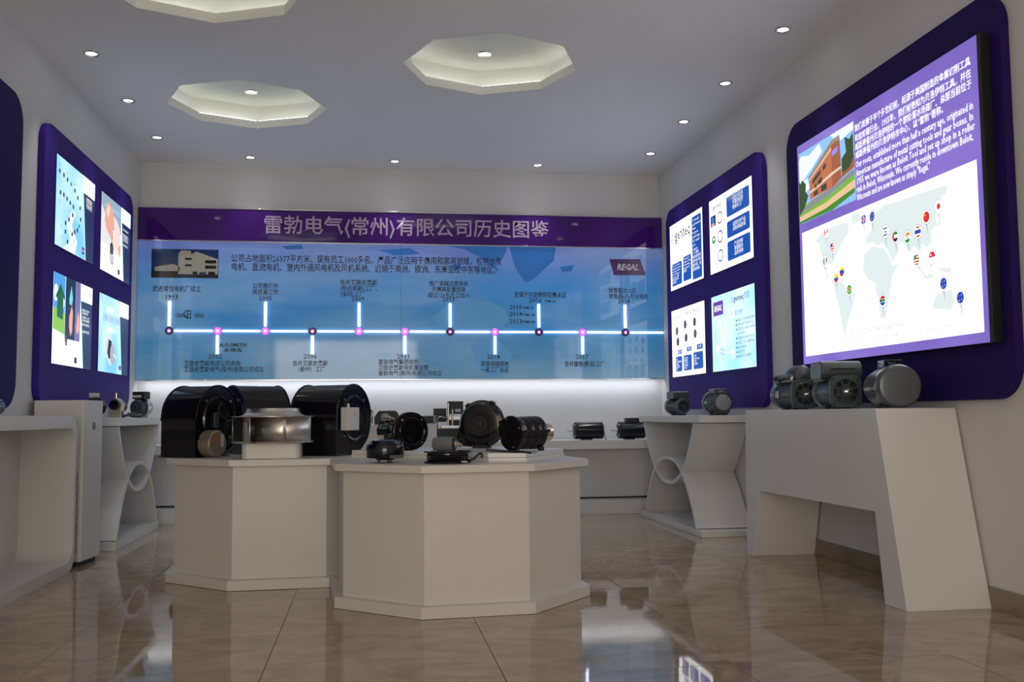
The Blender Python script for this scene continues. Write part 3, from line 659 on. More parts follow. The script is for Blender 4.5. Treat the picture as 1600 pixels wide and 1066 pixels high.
def flag(kind, x, z, r):
    h = lambda m, a, c: (m, [band(x, z, r, a, c)]); v = lambda m, a, c: (m, [band(x, z, r, a, c, True)])
    if kind == 'jp': return [(FW, [disc(x, z, r)]), (FR, [disc(x, z, r*0.5)])]
    if kind == 'cn': return [(FR, [disc(x, z, r)]), (FY, [disc(x-r*0.4, z+r*0.35, r*0.2, n=6)])]
    if kind == 'uk': return [(FB, [disc(x, z, r)]), (FW, [rc(x-r*0.24, z-r*0.95, x+r*0.24, z+r*0.95), rc(x-r*0.95, z-r*0.24, x+r*0.95, z+r*0.24)]), (FR, [rc(x-r*0.13, z-r*0.95, x+r*0.13, z+r*0.95), rc(x-r*0.95, z-r*0.13, x+r*0.95, z+r*0.13)])]
    if kind == 'eu': return [(FB, [disc(x, z, r)]), (FY, [disc(x+r*0.55*math.cos(t*PI/4), z+r*0.55*math.sin(t*PI/4), r*0.11, n=5) for t in range(8)])]
    if kind == 'il': return [(FW, [disc(x, z, r)]), (FB, [band(x, z, r, 0.5, 0.75), band(x, z, r, -0.75, -0.5), disc(x, z, r*0.25, n=6)])]
    if kind == 'ae': return [h(FG, 0.33, 1), h(FW, -0.33, 0.33), h(FK, -1, -0.33), v(FR, -1, -0.4)]
    if kind == 'in': return [h(FO, 0.33, 1), h(FW, -0.33, 0.33), h(FG, -1, -0.33), (FB, [disc(x, z, r*0.18, n=8)])]
    if kind == 'th': return [(FR, [disc(x, z, r)]), h(FW, -0.66, 0.66), h(FB, -0.34, 0.34)]
    if kind == 'ca': return [v(FW, -1, 1), v(FR, -1, -0.5), v(FR, 0.5, 1), (FR, [disc(x, z, r*0.28, n=5)])]
    if kind in ('us', 'my'): return [(FW, [disc(x, z, r)])] + [h(FR, -0.95+0.5*k, -0.7+0.5*k) for k in range(4)] + [((FB if kind == 'us' else FG), [[(x-r*0.9, z+r*0.05), (x+r*0.1, z+r*0.05), (x+r*0.1, z+r*0.95), (x-r*0.5, z+r*0.8)]])]
    if kind == 'mx': return [v(FG, -1, -0.33), v(FW, -0.33, 0.33), v(FR, 0.33, 1)]
    if kind in ('co', 've'): return [h(FY, 0.3 if kind == 've' else 0, 1), h(FB, -0.4, 0.3 if kind == 've' else 0), h(FR, -1, -0.4)]
    if kind == 'br': return [(FG, [disc(x, z, r)]), (FY, [[(x-r*0.8, z), (x, z-r*0.6), (x+r*0.8, z), (x, z+r*0.6)]]), (FB, [disc(x, z, r*0.3)])]
    if kind == 'za': return [h(FR, 0.3, 1), h(FB, -1, -0.3), h(FG, -0.25, 0.25), (FK, [[(x-r*0.9, z-r*0.4), (x-r*0.2, z), (x-r*0.9, z+r*0.4)]])]
    if kind == 'sg': return [h(FR, 0, 1), h(FW, -1, 0), (FW, [disc(x-r*0.3, z+r*0.4, r*0.2, n=8)])]
    return [(FB, [disc(x, z, r)]), (FW, [disc(x+r*0.4, z-r*0.3, r*0.1, n=5), disc(x+r*0.3, z+r*0.4, r*0.1, n=5), disc(x-r*0.3, z-r*0.5, r*0.12, n=5)]), (FR, [rc(x-r*0.65, z+r*0.25, x-r*0.05, z+r*0.37)])]
PINS = {'jp': (0.611,-0.013), 'cn': (0.501,-0.044), 'uk': (-0.126,0.069), 'eu': (-0.03,0.067), 'il': (0.104,-0.044), 'ae': (0.204,-0.089), 'in': (0.323,-0.116), 'th': (0.42,-0.104), 'ca': (-0.586,0.081), 'us': (-0.511,-0.024), 'mx': (-0.61,-0.094), 'co': (-0.475,-0.216), 've': (-0.402,-0.189), 'br': (-0.32,-0.308), 'za': (0.05,-0.415), 'my': (0.398,-0.245), 'sg': (0.537,-0.254), 'au': (0.625,-0.399), 'nz': (0.757,-0.484)}
for k, (a, c) in PINS.items():
    x, z, r = a+dy, c+dz, 0.032
    tail = [(x-r*0.22, z-r*0.8), (x+0.006+(-0.05 if k == 'sg' else 0.04 if k == 'my' else 0.0), z-r*3.0+(0.02 if k in ('sg', 'my') else 0)), (x+r*0.22, z-r*0.8)]
    art('map_pin', lb, [(PINM, [disc(x, z, r*1.22, r*1.22, 20), tail]), (WP, [disc(x, z, r*1.08, n=20)])] + flag(k, x, z, r*0.9), d=0.0545)
text('screen_footnote', '雷勃分设70家工厂和14个技术中心为全球客户提供服务。', dy-0.318, dz-0.578, 0.036, MET, lb, d=0.0545, width=0.575)
text('screen_footnote', "Regal's 70 factories and 14 design centers are well  positioned to serve our global  customers", dy-0.318, dz-0.622, 0.036, MET, lb, d=0.0545, width=0.985)

# ---- left board, four posters (y 6.57..8.92)
lbd = board('display_board', 'purple rounded board with four lit product posters on the left wall', 'L', 7.745, 1.935, 1.185, 0.925, 0.13, PURPLE)
def lpos(x0, x1, z0, z1, label, base):
    p = poster(lbd, x0, x1, z0, z1, label, base)
    w = x1-x0
    art('side_column', p, [(NAVY, [[(x1-w*0.34, z1), (x1, z1), (x1, z0), (x1-w*0.22, z0), (x1-w*0.27, z0+(z1-z0)*0.4)]]), (MINT, [[(x1-w*0.35, z1), (x1-w*0.34, z1), (x1-w*0.26, z0+(z1-z0)*0.4), (x1-w*0.215, z0), (x1-w*0.235, z0), (x1-w*0.285, z0+(z1-z0)*0.4)]]),
                           (WP2, [rc(x1-w*0.34, z1-0.125, x1, z1)])], d=0.0052)
    text('poster_heading', 'genteq', x1-w*0.31, z1-0.075, 0.05, TXL, p, d=0.0072, width=w*0.18); text('poster_heading', '智勤', x1-w*0.11, z1-0.075, 0.045, TXB, p, d=0.0072, width=w*0.09)
    return p
ql0, ql1, ql2, ql3 = 6.785-7.745, 7.695-7.745, 7.895-7.745, 8.815-7.745
zt0, zt1, zu0, zu1 = 2.078-1.935, 2.690-1.935, 1.285-1.935, 1.895-1.935
p = lpos(ql0, ql1, zt0, zt1, 'pale blue poster with a winding trail of small motors', SKYB)
A, C, D = [], [], []
trail = [(0.07,.83),(0.17,.82),(0.26,.80),(0.35,.78),(0.45,.74),(0.53,.68),(0.60,.58),(0.62,.45),(0.58,.36),(0.54,.30),(0.47,.26),(0.41,.22),(0.10,.60),(0.18,.60),(0.26,.58),(0.34,.56),(0.42,.54),(0.41,.44),(0.32,.36),(0.24,.30),(0.24,.20),(0.30,.10)]
for i, (u, v) in enumerate(trail):
    a, c, e = motorlet(ql0+u*0.91, zt0+v*0.612, 0.017); A.append(a); C.append(c)
art('river_picture', p, [(lit('print_river', (226, 240, 250), 0.95), [[(ql0+0.16, zt0+0.0), (ql0+0.45, zt0), (ql0+0.50, zt0+0.10), (ql0+0.36, zt0+0.19), (ql0+0.45, zt0+0.30), (ql0+0.36, zt0+0.30), (ql0+0.25, zt0+0.18), (ql0+0.33, zt0+0.08)]]),  (LOGOP, [rc(ql1-0.30, zt0+0.035, ql1-0.235, zt0+0.085)])], d=0.0052)
for i in range(len(A)): art('product_picture', p, [(GRN if i in (3, 8) else METD, [A[i]]), (MET, [C[i]])], d=0.0062)
text('small_text', '智慧驱动\n节能领先', ql1-0.22, zt1-0.18, 0.042, TXW, p, d=0.0072, width=0.15)
for (x, z) in ((0.04, .90), (0.22, .87), (0.42, .81), (0.06, .50), (0.30, .46), (0.12, .24), (0.44, .14), (0.15, .12)):
    text('small_text', '节能型\n系列', ql0+x*0.91, zt0+z*0.612, 0.014, TXL, p, d=0.0062)
text('logo_lettering', 'REGAL', ql1-0.295, zt0+0.052, 0.022, TXW, p, d=0.0075, width=0.055)
p = lpos(ql2, ql3, zt0, zt1, 'poster with a sleeping baby above a small motor', WP)
w = ql3-ql2; Xa = lambda u: ql2+u*w; Za = lambda v: zt0+v*(zt1-zt0)
pq = lambda *q: [(Xa(a), Za(c)) for a, c in q]
art('baby_picture', p, [(lit('print_bluegrey', (150, 176, 190), 0.85), [pq((0,.84),(.2,.9),(.66,.9),(.66,.6),(.4,.6),(0,.8)), rc(ql2, zt1-0.10, Xa(0.655), zt1)]),
    (lit('print_blanket', (226, 226, 230), 0.9), [pq((0,.84),(.15,.72),(.3,.5),(.66,.45),(.66,.28),(.3,.36),(0,.36))]),
    (SKIN, [pq((.10,.66),(.14,.86),(.22,.93),(.34,.88),(.40,.76),(.38,.62),(.40,.50),(.34,.46),(.26,.50),(.16,.56)), pq((.58,.5),(.66,.44),(.66,.3),(.60,.33),(.55,.42))]),
    (SKIN2, [pq((.40,.80),(.52,.76),(.62,.66),(.64,.50),(.52,.36),(.44,.36),(.30,.40),(.34,.46),(.42,.54)), pq((.15,.80),(.22,.90),(.26,.84),(.2,.7))]),
    (METD, [disc(Xa(.34), Za(.33), 0.055, 0.06, 14), rc(Xa(.335), Za(.42), Xa(.35), Za(.50))]), (MET, [disc(Xa(.34), Za(.33), 0.03, 0.035, 10)]),
    (lit('print_motor_light', (200, 200, 206), 0.9), [pq((.26,.28),(.42,.26),(.42,.16),(.36,.13),(.28,.16))]), (MET, [rc(Xa(.80-.25), Za(.05), Xa(.88-.25), Za(.12))])], d=0.0052)
text('poster_heading', 'VARIABLE SPEED MOTOR', Xa(.12), Za(.115), 0.04, MET, p, d=0.0085, width=0.40)
text('small_text', 'HIGH EFFICIENCY COMFORT', Xa(.12), Za(.06), 0.022, TXL, p, d=0.0085, width=0.36)
for k in range(4): text('small_text', ['• 节能可靠的高效', '• 静音舒适运行\n  环保低碳设计', '• 智能恒风量控制', '• 长寿命设计'][k], Xa(.70), Za(.70-.07*k), 0.02, TXW, p, d=0.0072, width=0.2)
p = lpos(ql0, ql1, zu0, zu1, 'poster with green house, hands and city pictures', WP)
w = ql1-ql0; Xa = lambda u: ql0+u*w; Za = lambda v: zu0+v*(zu1-zu0)
art('house_picture', p, [(lit('print_bright_sky', (80, 160, 230), 0.85), [pq((0,.62),(.28,.55),(.28,1),(0,1))]), (lit('print_cloud', (222, 236, 246), 0.9), [disc(Xa(.06), Za(.78), 0.05, 0.06), disc(Xa(.2), Za(.70), 0.06, 0.05)]),
    (lit('print_meadow', (140, 200, 70), 0.85), [pq((0,.38),(.28,.34),(.28,.58),(0,.62))]),
    (lit('print_green_house', (30, 110, 60), 0.7), [pq((.09,.52),(.23,.50),(.23,.76),(.16,.86),(.09,.78)), pq((.05,.74),(.16,.90),(.27,.76),(.25,.73),(.16,.84),(.08,.72))]),
    (lit('print_dark_teal', (24, 44, 76), 0.6), [pq((.28,.30),(.54,.30),(.54,1),(.28,1))]), (lit('print_dusk', (130, 120, 180), 0.7), [pq((.54,.30),(.665,.30),(.665,1),(.54,1))]),
    (SKIN, [pq((.38,.56),(.44,.70),(.47,.62),(.46,.40),(.42,.34),(.38,.44)), pq((.56,.44),(.60,.66),(.645,.58),(.645,.44),(.60,.38))]),
    (lit('print_cyan_bottle', (120, 214, 226), 0.9), [pq((.37,.76),(.42,.92),(.46,.78),(.44,.70),(.38,.70))]), (METD, [rc(Xa(.28), Za(.26), Xa(.34), Za(.44))]), (MET, [rc(Xa(.29), Za(.22), Xa(.335), Za(.34)), rc(Xa(.52), Za(.04), Xa(.60), Za(.11))])], d=0.0052)
text('poster_heading', 'SMART BOILER MOTOR', Xa(.10), Za(.15), 0.038, MET, p, d=0.0095, width=0.40); text('small_text', 'HIGH EFFICIENCY MOTOR', Xa(.10), Za(.10), 0.022, TXL, p, d=0.0095, width=0.34)
for k in range(4): text('small_text', ['• 智能化设计\n  高效运行', '• 体积小巧\n  安装简便', '• 适用于各种机型', '• 品质可靠'][k], Xa(.70), Za(.68-.085*k), 0.022, TXW, p, d=0.0072, width=0.2)
p = lpos(ql2, ql3, zu0, zu1, 'pale blue poster with 100,000,000 and one large motor', SKYB)
w = ql3-ql2; Xa = lambda u: ql2+u*w
art('motor_picture', p, [(lit('print_motor_pale', (214, 216, 222), 0.9), [pq((.20,.32),(.26,.48),(.40,.46),(.50,.36),(.52,.20),(.44,.10),(.34,.12),(.24,.22))]), (METD, [pq((.28,.26),(.32,.44),(.42,.42),(.40,.20),(.33,.18))]),
    (lit('print_motor_mid', (176, 178, 190), 0.85), [disc(Xa(.45), Za(.25), 0.075, 0.085, 14)]), (TXW, [pq((.48,.24),(.58,.20),(.58,.215),(.48,.26))]), (LOGOP, [rc(Xa(.68), Za(.06), Xa(.75), Za(.12))])], d=0.0052)  # mid grey disc printed over the pale motor
text('poster_heading', '100,000,000', Xa(.10), Za(.655), 0.10, MET, p, d=0.0082, width=0.50); text('poster_heading', '智能驱动', Xa(.24), Za(.80), 0.05, TXW, p, d=0.0082, width=0.2); text('poster_heading', 'ENERGY', Xa(.22), Za(.53), 0.06, TXW, p, d=0.0082, width=0.28)

# ---- near left board, only its far end in view
board('dark_display_board', 'dark purple rounded board cut off by the left edge of the photo', 'L', 5.0, 1.915, 1.16, 0.935, 0.17, DKPURP)

# ================================================================ DISPLAY FURNITURE
def octagon_table(name, label, x, y, R, a):
    t = thing(name, label, 'display table', (x, y, 0))
    a8 = PI/8 + a
    MB().prism(octo(0, 0, R+0.004, a8), 0, 0.055, 'z').build('plinth', FURN, t, bevel=0.003, segs=1)
    MB().prism(octo(0, 0, R-0.042, a8), 0.055, 0.655, 'z').build('body', FURN, t, smooth=False)
    MB().prism(octo(0, 0, R+0.004, a8), 0.655, 0.69, 'z').build('table_top', FURN, t, bevel=0.0015, segs=1)
    return t
octagon_table('octagonal_table', 'white octagonal display table, nearest to the camera, on the marble floor', 0.452, 5.150, 0.688, rad(4))
octagon_table('octagonal_table', 'white octagonal display table behind on the left, carrying the large black blowers', -0.502, 6.062, 0.69, rad(2.0))
# riser of two sheets on the near table
rs = thing('display_riser', 'low white two-layer riser on top of the nearest octagonal table', 'riser', (0, 0, 0))
RP = [(-0.10,5.45),(0.182,5.24),(0.33,5.2),(0.57,4.74),(0.753,4.71),(1.055,5.30),(0.86,5.72),(0.12,5.73)]
MB().prism([(a, c) for a, c in RP], 0.69, 0.710, 'z').build('riser_sheet', FURN2, rs, bevel=0.001, segs=1)
cxr, cyr = 0.5, 5.3
MB().prism([(cxr+(a-cxr)*0.995, cyr+(c-cyr)*0.985) for a, c in RP], 0.7105, 0.733, 'z').build('riser_sheet', FURN2, rs, bevel=0.001, segs=1)

# right bench with sloping legs
bn = thing('bench_pedestal', 'white trestle-shaped pedestal with slanting end by the right wall', 'display table', (2.655, 5.2, 0))
def slab(P, x0, x1): return MB().prism(P, x0, x1, 'x')
prof = [(4.255,0),(4.45,0),(4.515,0.432),(5.965,0.425),(6.085,0),(6.18,0),(6.15,0.935),(4.475,0.935)]
prof = [(y-5.2, z) for y, z in prof]
slab(prof, -0.215, 0.208).build('body', FURN2, bn, bevel=0.002, segs=1)

def ribbon(P, th):
    """closed outline of a curved strip: P centre line in (y,z)"""
    L_, R_ = [], []
    for i, p in enumerate(P):
        a = P[max(i-1,0)]; c = P[min(i+1,len(P)-1)]
        tx, tz = c[0]-a[0], c[1]-a[1]; n = math.hypot(tx, tz); nx_, nz_ = -tz/n, tx/n
        L_.append((p[0]+nx_*th/2, p[1]+nz_*th/2)); R_.append((p[0]-nx_*th/2, p[1]-nz_*th/2))
    return L_, R_
def curvy_table(name, label, x0, x1, yc, hw, zb, zu, zt, fl_, zmid):
    t = thing(name, label, 'display table', ((x0+x1)/2, yc, 0))
    xa, xb = x0-(x0+x1)/2, x1-(x0+x1)/2
    MB().box(xa, xb, -hw, hw, 0, zb).build('base_slab', FURN2, t, bevel=0.002, segs=1)
    MB().box(xa, xb, -hw+0.01, hw+0.0, zu, zt).build('table_top', FURN2, t, bevel=0.002, segs=1)
    for up in (1, -1):
        P = []
        ph = 0.62; zlow = zmid - 0.10 if up > 0 else zmid + 0.10; zend = zu if up > 0 else zb
        n = 28; half = fl_
        for k in range(n+1):
            s = -1 + 2*k/n; q = abs(s)**2.5
            P.append((s*half, zlow + (zend - zlow)*q))
        L_, R_ = ribbon(P, 0.028)
        # clip into the slabs
        lim = lambda p: (p[0], min(max(p[1], zb), zu))
        L_ = [lim(p) for p in L_]; R_ = [lim(p) for p in R_]
        b = MB(); m_ = len(P); vs = []; fs = []
        ins = 0.0006 if up > 0 else 0
        for q in (L_, R_):
            for xx in (xa+0.004+ins, xb-0.006-ins):
                vs += [(xx, p[0], p[1]) for p in q]
        A_, B_, C_, D_ = 0, m_, 2*m_, 3*m_
        for k in range(m_-1):
            fs += [(A_+k, A_+k+1, B_+k+1, B_+k), (C_+k, D_+k, D_+k+1, C_+k+1), (A_+k, C_+k, C_+k+1, A_+k+1), (B_+k, B_+k+1, D_+k+1, D_+k)]
        b.add(vs, fs).build('curved_panel', FURN2, t)
    return t
curvy_table('hourglass_table', 'white table with hourglass-curved sides and oval eye, by the right wall', 2.432, 2.861, 7.865, 0.825, 0.046, 0.848, 0.903, 0.690, 0.457)
curvy_table('hourglass_table', 'white table with hourglass-curved sides and oval eye, by the left wall', -2.109, -1.742, 7.885, 0.70, 0.062, 0.865, 0.922, 0.655, 0.478)

# low counter along the back wall
lc = thing('low_counter', 'long low white counter along the back wall under the timeline panel', 'counter', (0.376, 9.14, 0))
MB().box(-2.48, 2.48, -0.265, 0.27, 0.598, 0.68).build('counter_top', FURN2, lc, bevel=0.002, segs=1)
MB().box(-2.48, 2.48, -0.02, 0.26, 0.14, 0.598).build('back_panel', FURN2, lc, smooth=False)
MB().box(-2.48, 2.48, -0.01, 0.26, 0.12, 0.14).build('shadow_gap', DARKHOLE, lc, smooth=False)  # dark-coloured strip set in the gap in place of real shade
MB().box(-2.48, 2.48, -0.265, 0.26, 0, 0.125).build('plinth', FURN2, lc, bevel=0.002, segs=1)

# near left rounded frame table
nt_ = thing('rounded_frame_table', 'white open rounded-frame table cut off at the left edge, nearest on the left', 'display table', (-1.945, 5.40, 0))
P = rrect(-1.1, 0.972, 0, 0.936, 0.13, 10); Pin = rrect(-1.05, 0.926, 0.062, 0.862, 0.10, 10)
xa, xb = -0.165, 0.163
V, F = tri_holes(P, [Pin], lambda a, c: (xb, a, c)); b = MB().add(V, F)
V, F = tri_holes(P, [Pin], lambda a, c: (xa, a, c)); b.add(V, F)
b.prism(P, xa, xb, 'x', cap=False); b.prism(Pin, xa, xb, 'x', cap=False)
b.build('frame', FURN2, nt_)
MB().prism(rrect(-1.052, 0.928, 0.060, 0.864, 0.10, 8), xa-0.0005, xa+0.012, 'x').build('back_panel', FURN2, nt_, smooth=False)

# air purifier
ap = thing('air_purifier', 'tall white air purifier tower with round button between the left tables', 'air purifier', (-1.922, 6.66, 0), rad(-5))
MB().prism(rrect(-0.138, 0.145, -0.155, 0.148, 0.03, 5), 0.0, 0.03, 'z').build('base', DARKHOLE, ap)
MB().prism(rrect(-0.150, 0.162, -0.172, 0.160, 0.014, 6), 0.03, 1.035, 'z').build('casing', PLAST, ap, bevel=0.004, segs=2)
b = MB()
b.box(-0.13, 0.147, -0.1755, -0.171, 0.05, 0.62)
b.build('grille_panel', PLAST, ap, bevel=0.002, segs=1)
b = MB()
for i in range(30):
    for j in range(9):
        x, z = 0.130 - j*0.008, 0.095 + i*0.0165
        b.box(x-0.0028, x+0.0028, -0.1768, -0.1752, z-0.005, z+0.005)
o = b.build('grille_holes', DARKHOLE, ap, smooth=False); o['kind'] = 'stuff'
MB().lathe([(0, 0.026), (0.003, 0.025), (0.0031, 0)], (0.162, 0.0, 0.87), (1, 0, 0), 24).build('button', mat('button_grey', (0.07,0.08,0.09), 0.25, noise=(20,0.1)), ap)

# ================================================================ PRODUCTS
def fins(b, x0, x1, R0, R1, zc, n=36, mi=0, gap=0.5):
    prof = []
    for k in range(n):
        a = 2*PI*k/n
        for q, r in ((0, R1), (gap*0.5, R1), (gap*0.6, R0), (0.93, R0)):
            t = a + q*2*PI/n; prof.append((r*math.cos(t), zc + r*math.sin(t)))
    return b.prism(prof, x0, x1, 'x', mi)

def finned_motor(name, label, loc, rz, R, L, kind, group=None, m=GREY):
    """TEFC motor; axis along x, shaft and flange at +x"""
    t = thing(name, label, 'motor', loc, rz, group)
    zc = R + 0.006
    fins(MB(), -L*0.26, L*0.30, R*0.90, R*0.985, zc, 40).build('finned_body', m, t, smooth=False)
    MB().lathe([(-L*0.5, R*0.55), (-L*0.5+0.012, R*0.86), (-L*0.45, R*0.97), (-L*0.26, R), (-L*0.26, R*0.9)], (0,0,zc), (1,0,0), 36).build('fan_cover', m, t)
    if kind == 'flange':
        s = R*1.05
        P = rrect(-s*0.93, s*0.93, zc-s*0.93, zc+s*0.93, s*0.42, 4)
        b = MB().prism(P, L*0.38, L*0.42, 'x'); b.lathe([(L*0.28, R*0.98), (L*0.38, R*0.92)], (0,0,zc), (1,0,0), 32)
        b.torus((L*0.42,0,zc), (1,0,0), R*0.78, 0.004); b.torus((L*0.42,0,zc), (1,0,0), R*0.40, 0.004)
        b.lathe([(L*0.42, R*0.36), (L*0.46, R*0.30)], (0,0,zc), (1,0,0), 24)
        f = b.build('end_flange', m, t, bevel=0.0015, segs=1)
        for sy in (-1, 1):
            for sz in (-1, 1):
                MB().cyl((L*0.42, sy*s*0.72, zc+sz*s*0.72), (L*0.43, sy*s*0.72, zc+sz*s*0.72), 0.008, 12).build('bolt_hole', DARKHOLE, f)
        for k in range(8):
            a = rad(22.5 + 45*k)
            MB().box(L*0.42, L*0.428, -0.003, 0.003, 0, 0.026).build('rib', m, f, loc=(0, R*0.44*math.cos(a), zc+R*0.44*math.sin(a))).rotation_euler = (a - PI/2, 0, 0)
        b = MB().lathe([(L*0.46, 0.017), (L*0.475, 0.016), (L*0.475, 0.009), (L*0.53, 0.009), (L*0.532, 0.007)], (0,0,zc), (1,0,0), 20)
        b.build('shaft', STEEL, t)
    elif kind == 'cap':
        MB().lathe([(L*0.30, R*0.98), (L*0.36, R*0.92), (L*0.38, R*0.72)], (0,0,zc), (1,0,0), 36).build('end_bell', m, t)
        o = MB().lathe([(L*0.38, R*0.66), (L*0.45, R*0.66), (L*0.455, R*0.62), (L*0.455, 0)], (0,0,zc), (1,0,0), 36).build('end_cap', GREYL, t)
        MB().cyl((L*0.455, R*0.3, zc+R*0.4), (L*0.459, R*0.3, zc+R*0.4), 0.005, 10).build('cap_screw', STEEL, o)
        for k in range(6):
            a = rad(30+60*k); MB().box(L*0.28, L*0.38, -0.012, 0.012, R*0.82, R*1.04).build('lug', m, t, bevel=0.003, segs=1, loc=(0,0,zc)).rotation_euler = (a, 0, 0)
    else:
        MB().lathe([(L*0.30, R*0.98), (L*0.36, R*0.94), (L*0.38, R*0.80), (L*0.38, R*0.2), (L*0.41, R*0.18), (L*0.41, 0)], (0,0,zc), (1,0,0), 36).build('end_bell', m, t)
        f = MB()
        for r in (0.35, 0.5, 0.65): f.torus((L*0.38,0,zc), (1,0,0), R*r, 0.0022, 28, 6)
        f.build('fan_grille', DKGREY, t)
    b = MB()
    for sx in (-0.16, 0.20):
        b.prism([(-R*0.62, 0), (R*0.62, 0), (R*0.5, R*0.28), (-R*0.5, R*0.28)], sx*L-0.012, sx*L+0.012, 'x')
    b.build('foot', m, t, bevel=0.002, segs=1)
    return t, zc

# --- three on the bench
t, zc = finned_motor('finned_motor', 'grey finned motor with nameplate and ringed terminal box, leftmost on the slanted white bench', (2.625, 5.80, 0.935), rad(-93), 0.088, 0.44, 'flange')
tb = MB().prism(rrect(-0.20, 0.11, zc+0.075, zc+0.125, 0.01, 3), -0.055, 0.055, 'y').build('terminal_box', GREY, t, bevel=0.004)
MB().lathe([(-0.10, 0.0), (-0.09, 0.05), (-0.03, 0.062), (0.07, 0.062), (0.10, 0.05), (0.11, 0)], (0.06, 0, zc+0.118), (1, 0, 0), 24).build('capacitor_cover', GREY, t)
b = MB()
for (x, z) in ((-0.16, 0.105), (-0.09, 0.095)): b.cyl((x, -0.055, zc+z), (x, -0.068, zc+z), 0.013, 14)
b.cyl((-0.02, -0.055, zc+0.10), (-0.02, -0.064, zc+0.10), 0.008, 12); b.build('cable_gland', DARKHOLE, t)
MB().torus((0.13, -0.062, zc+0.098), (0, 1, 0), 0.017, 0.004, 24, 8).build('conduit_ring', STEEL, t)
MB().box(-0.09, -0.035, -0.0895, -0.0865, zc-0.02, zc+0.022).build('nameplate', PAPER, t, smooth=False)
t, zc = finned_motor('finned_motor', 'grey finned motor with large rounded capacitor box, in the middle of the slanted white bench', (2.612, 5.215, 0.935), rad(-99), 0.090, 0.40, 'flange')
b = MB()
MB().prism(rrect(-0.105, 0.115, zc+0.068, zc+0.172, 0.042, 6), -0.115, 0.115, 'y').build('capacitor_box', GREY, t, bevel=0.010, segs=3)
MB().prism([(-0.08, zc+0.06), (0.08, zc+0.06), (0.10, zc+0.085), (-0.10, zc+0.085)], -0.10, 0.10, 'y').build('box_base', GREY, t, bevel=0.003)
b = MB(); b.tube([(0.118, -0.05, zc+0.125), (0.126, -0.05, zc+0.128), (0.126, 0.06, zc+0.128), (0.118, 0.06, zc+0.125)], 0.004)
b.build('box_handle', DARKHOLE, t)
# smooth grey canister
t = thing('smooth_motor', 'smooth grey cylindrical motor with top bracket, rightmost on the slanted white bench', 'motor', (2.638, 4.672, 0.935), rad(-103))
MB().lathe([(-0.205, 0.03), (-0.20, 0.070), (-0.18, 0.090), (-0.10, 0.100), (0.06, 0.106), (0.075, 0.110), (0.12, 0.110), (0.14, 0.108), (0.155, 0.098), (0.158, 0.082), (0.1581, 0)], (0,0,0.111), (1,0,0), 48).build('casing', mat('grey_gloss_enamel', (0.085, 0.098, 0.102), 0.22, noise=(9,0.08)), t)
b = MB().box(-0.02, 0.10, -0.060, -0.056, 0.200, 0.243).box(-0.02, 0.10, -0.060, 0.03, 0.239, 0.243).box(-0.02, 0.10, -0.004, 0.0, 0.215, 0.239)
b.build('top_bracket', GREY, t, bevel=0.002, segs=1)
MB().prism([(-0.05, 0), (0.05, 0), (0.03, 0.015), (-0.03, 0.015)], -0.12, 0.10, 'x').build('foot', GREY, t)

# --- two on the right hourglass table
t, zc = finned_motor('small_finned_motor', 'small grey finned motor with box on top, on the right hourglass table, left one', (2.60, 8.06, 0.903), rad(-82), 0.072, 0.27, 'grille')
MB().prism(rrect(-0.065, 0.075, zc+0.06, zc+0.125, 0.016, 4), -0.075, 0.075, 'y').build('terminal_box', GREY, t, bevel=0.006, segs=2)
t, zc = finned_motor('small_finned_motor', 'small grey finned motor with pale round end cap, on the right hourglass table', (2.625, 7.16, 0.903), rad(-88), 0.090, 0.25, 'cap')
MB().prism(rrect(-0.06, 0.06, zc+0.07, zc+0.105, 0.01, 3), -0.05, 0.05, 'y').build('terminal_box', GREY, t, bevel=0.004)
MB().box(-0.05, 0.0, -0.0892, -0.0862, zc-0.01, zc+0.012).build('nameplate', PAPER, t, smooth=False)

# --- black motors on the low counter
def black_motor(label, x, y, z, R, L, box, rz=0.0, group=None):
    t = thing('black_motor', label, 'motor', (x, y, z), rz, group)
    zc = R + 0.008
    b = MB().lathe([(-L/2+0.012, R*0.93), (-L/2+0.02, R), (L/2-0.02, R), (L/2-0.012, R*0.93)], (0,0,zc), (1,0,0), 40)
    b.build('casing', BLACK, t)
    for s in (-1, 1):
        o = MB().lathe([(L/2-0.014, R*1.0), (L/2-0.004, R*1.0), (L/2, R*0.9), (L/2+0.008, R*0.4), (L/2+0.012, R*0.25), (L/2+0.012, 0)], (0,0,zc), (s,0,0), 40).build('end_bell', BLACKM, t)
        for k in range(4):
            a = rad(45+90*k); MB().cyl((s*(L/2), R*0.88*math.cos(a), zc+R*0.88*math.sin(a)), (s*(L/2+0.009), R*0.88*math.cos(a), zc+R*0.88*math.sin(a)), 0.005, 8).build('bolt', STEEL, o)
    MB().lathe([(L/2+0.01, 0.022), (L/2+0.02, 0.018), (L/2+0.02, 0.010), (L/2+0.066, 0.010), (L/2+0.068, 0.008)], (0,0,zc), (-1,0,0), 18).build('shaft', STEEL, t)
    MB().box(-L*0.26, L*0.10, -R*0.6, R*0.6, 0, 0.014).build('foot', BLACKM, t, bevel=0.002, segs=1)
    if box:
        MB().prism(rrect(-L*0.22, L*0.30, zc+R*0.82, zc+R*1.42, 0.008, 3), -R*0.55, R*0.55, 'y').build('capacitor_box', BLACKM, t, bevel=0.004)
    else:
        MB().tube([(L*0.46, -R*0.55, zc+0.02), (L*0.52, -R*0.8, zc-0.03), (L*0.53, -R*0.85, 0.012), (L*0.60, -R*0.8, 0.004)], 0.0035).build('lead_wire', RUBBER, t)
    return t
black_motor('glossy black motor without top box, on the back counter right of the drum fan', 2.028, 9.0, 0.68, 0.080, 0.27, False)
black_motor('glossy black motor with black box on top, at the right end of the back counter', 2.44, 9.0, 0.68, 0.080, 0.25, True)
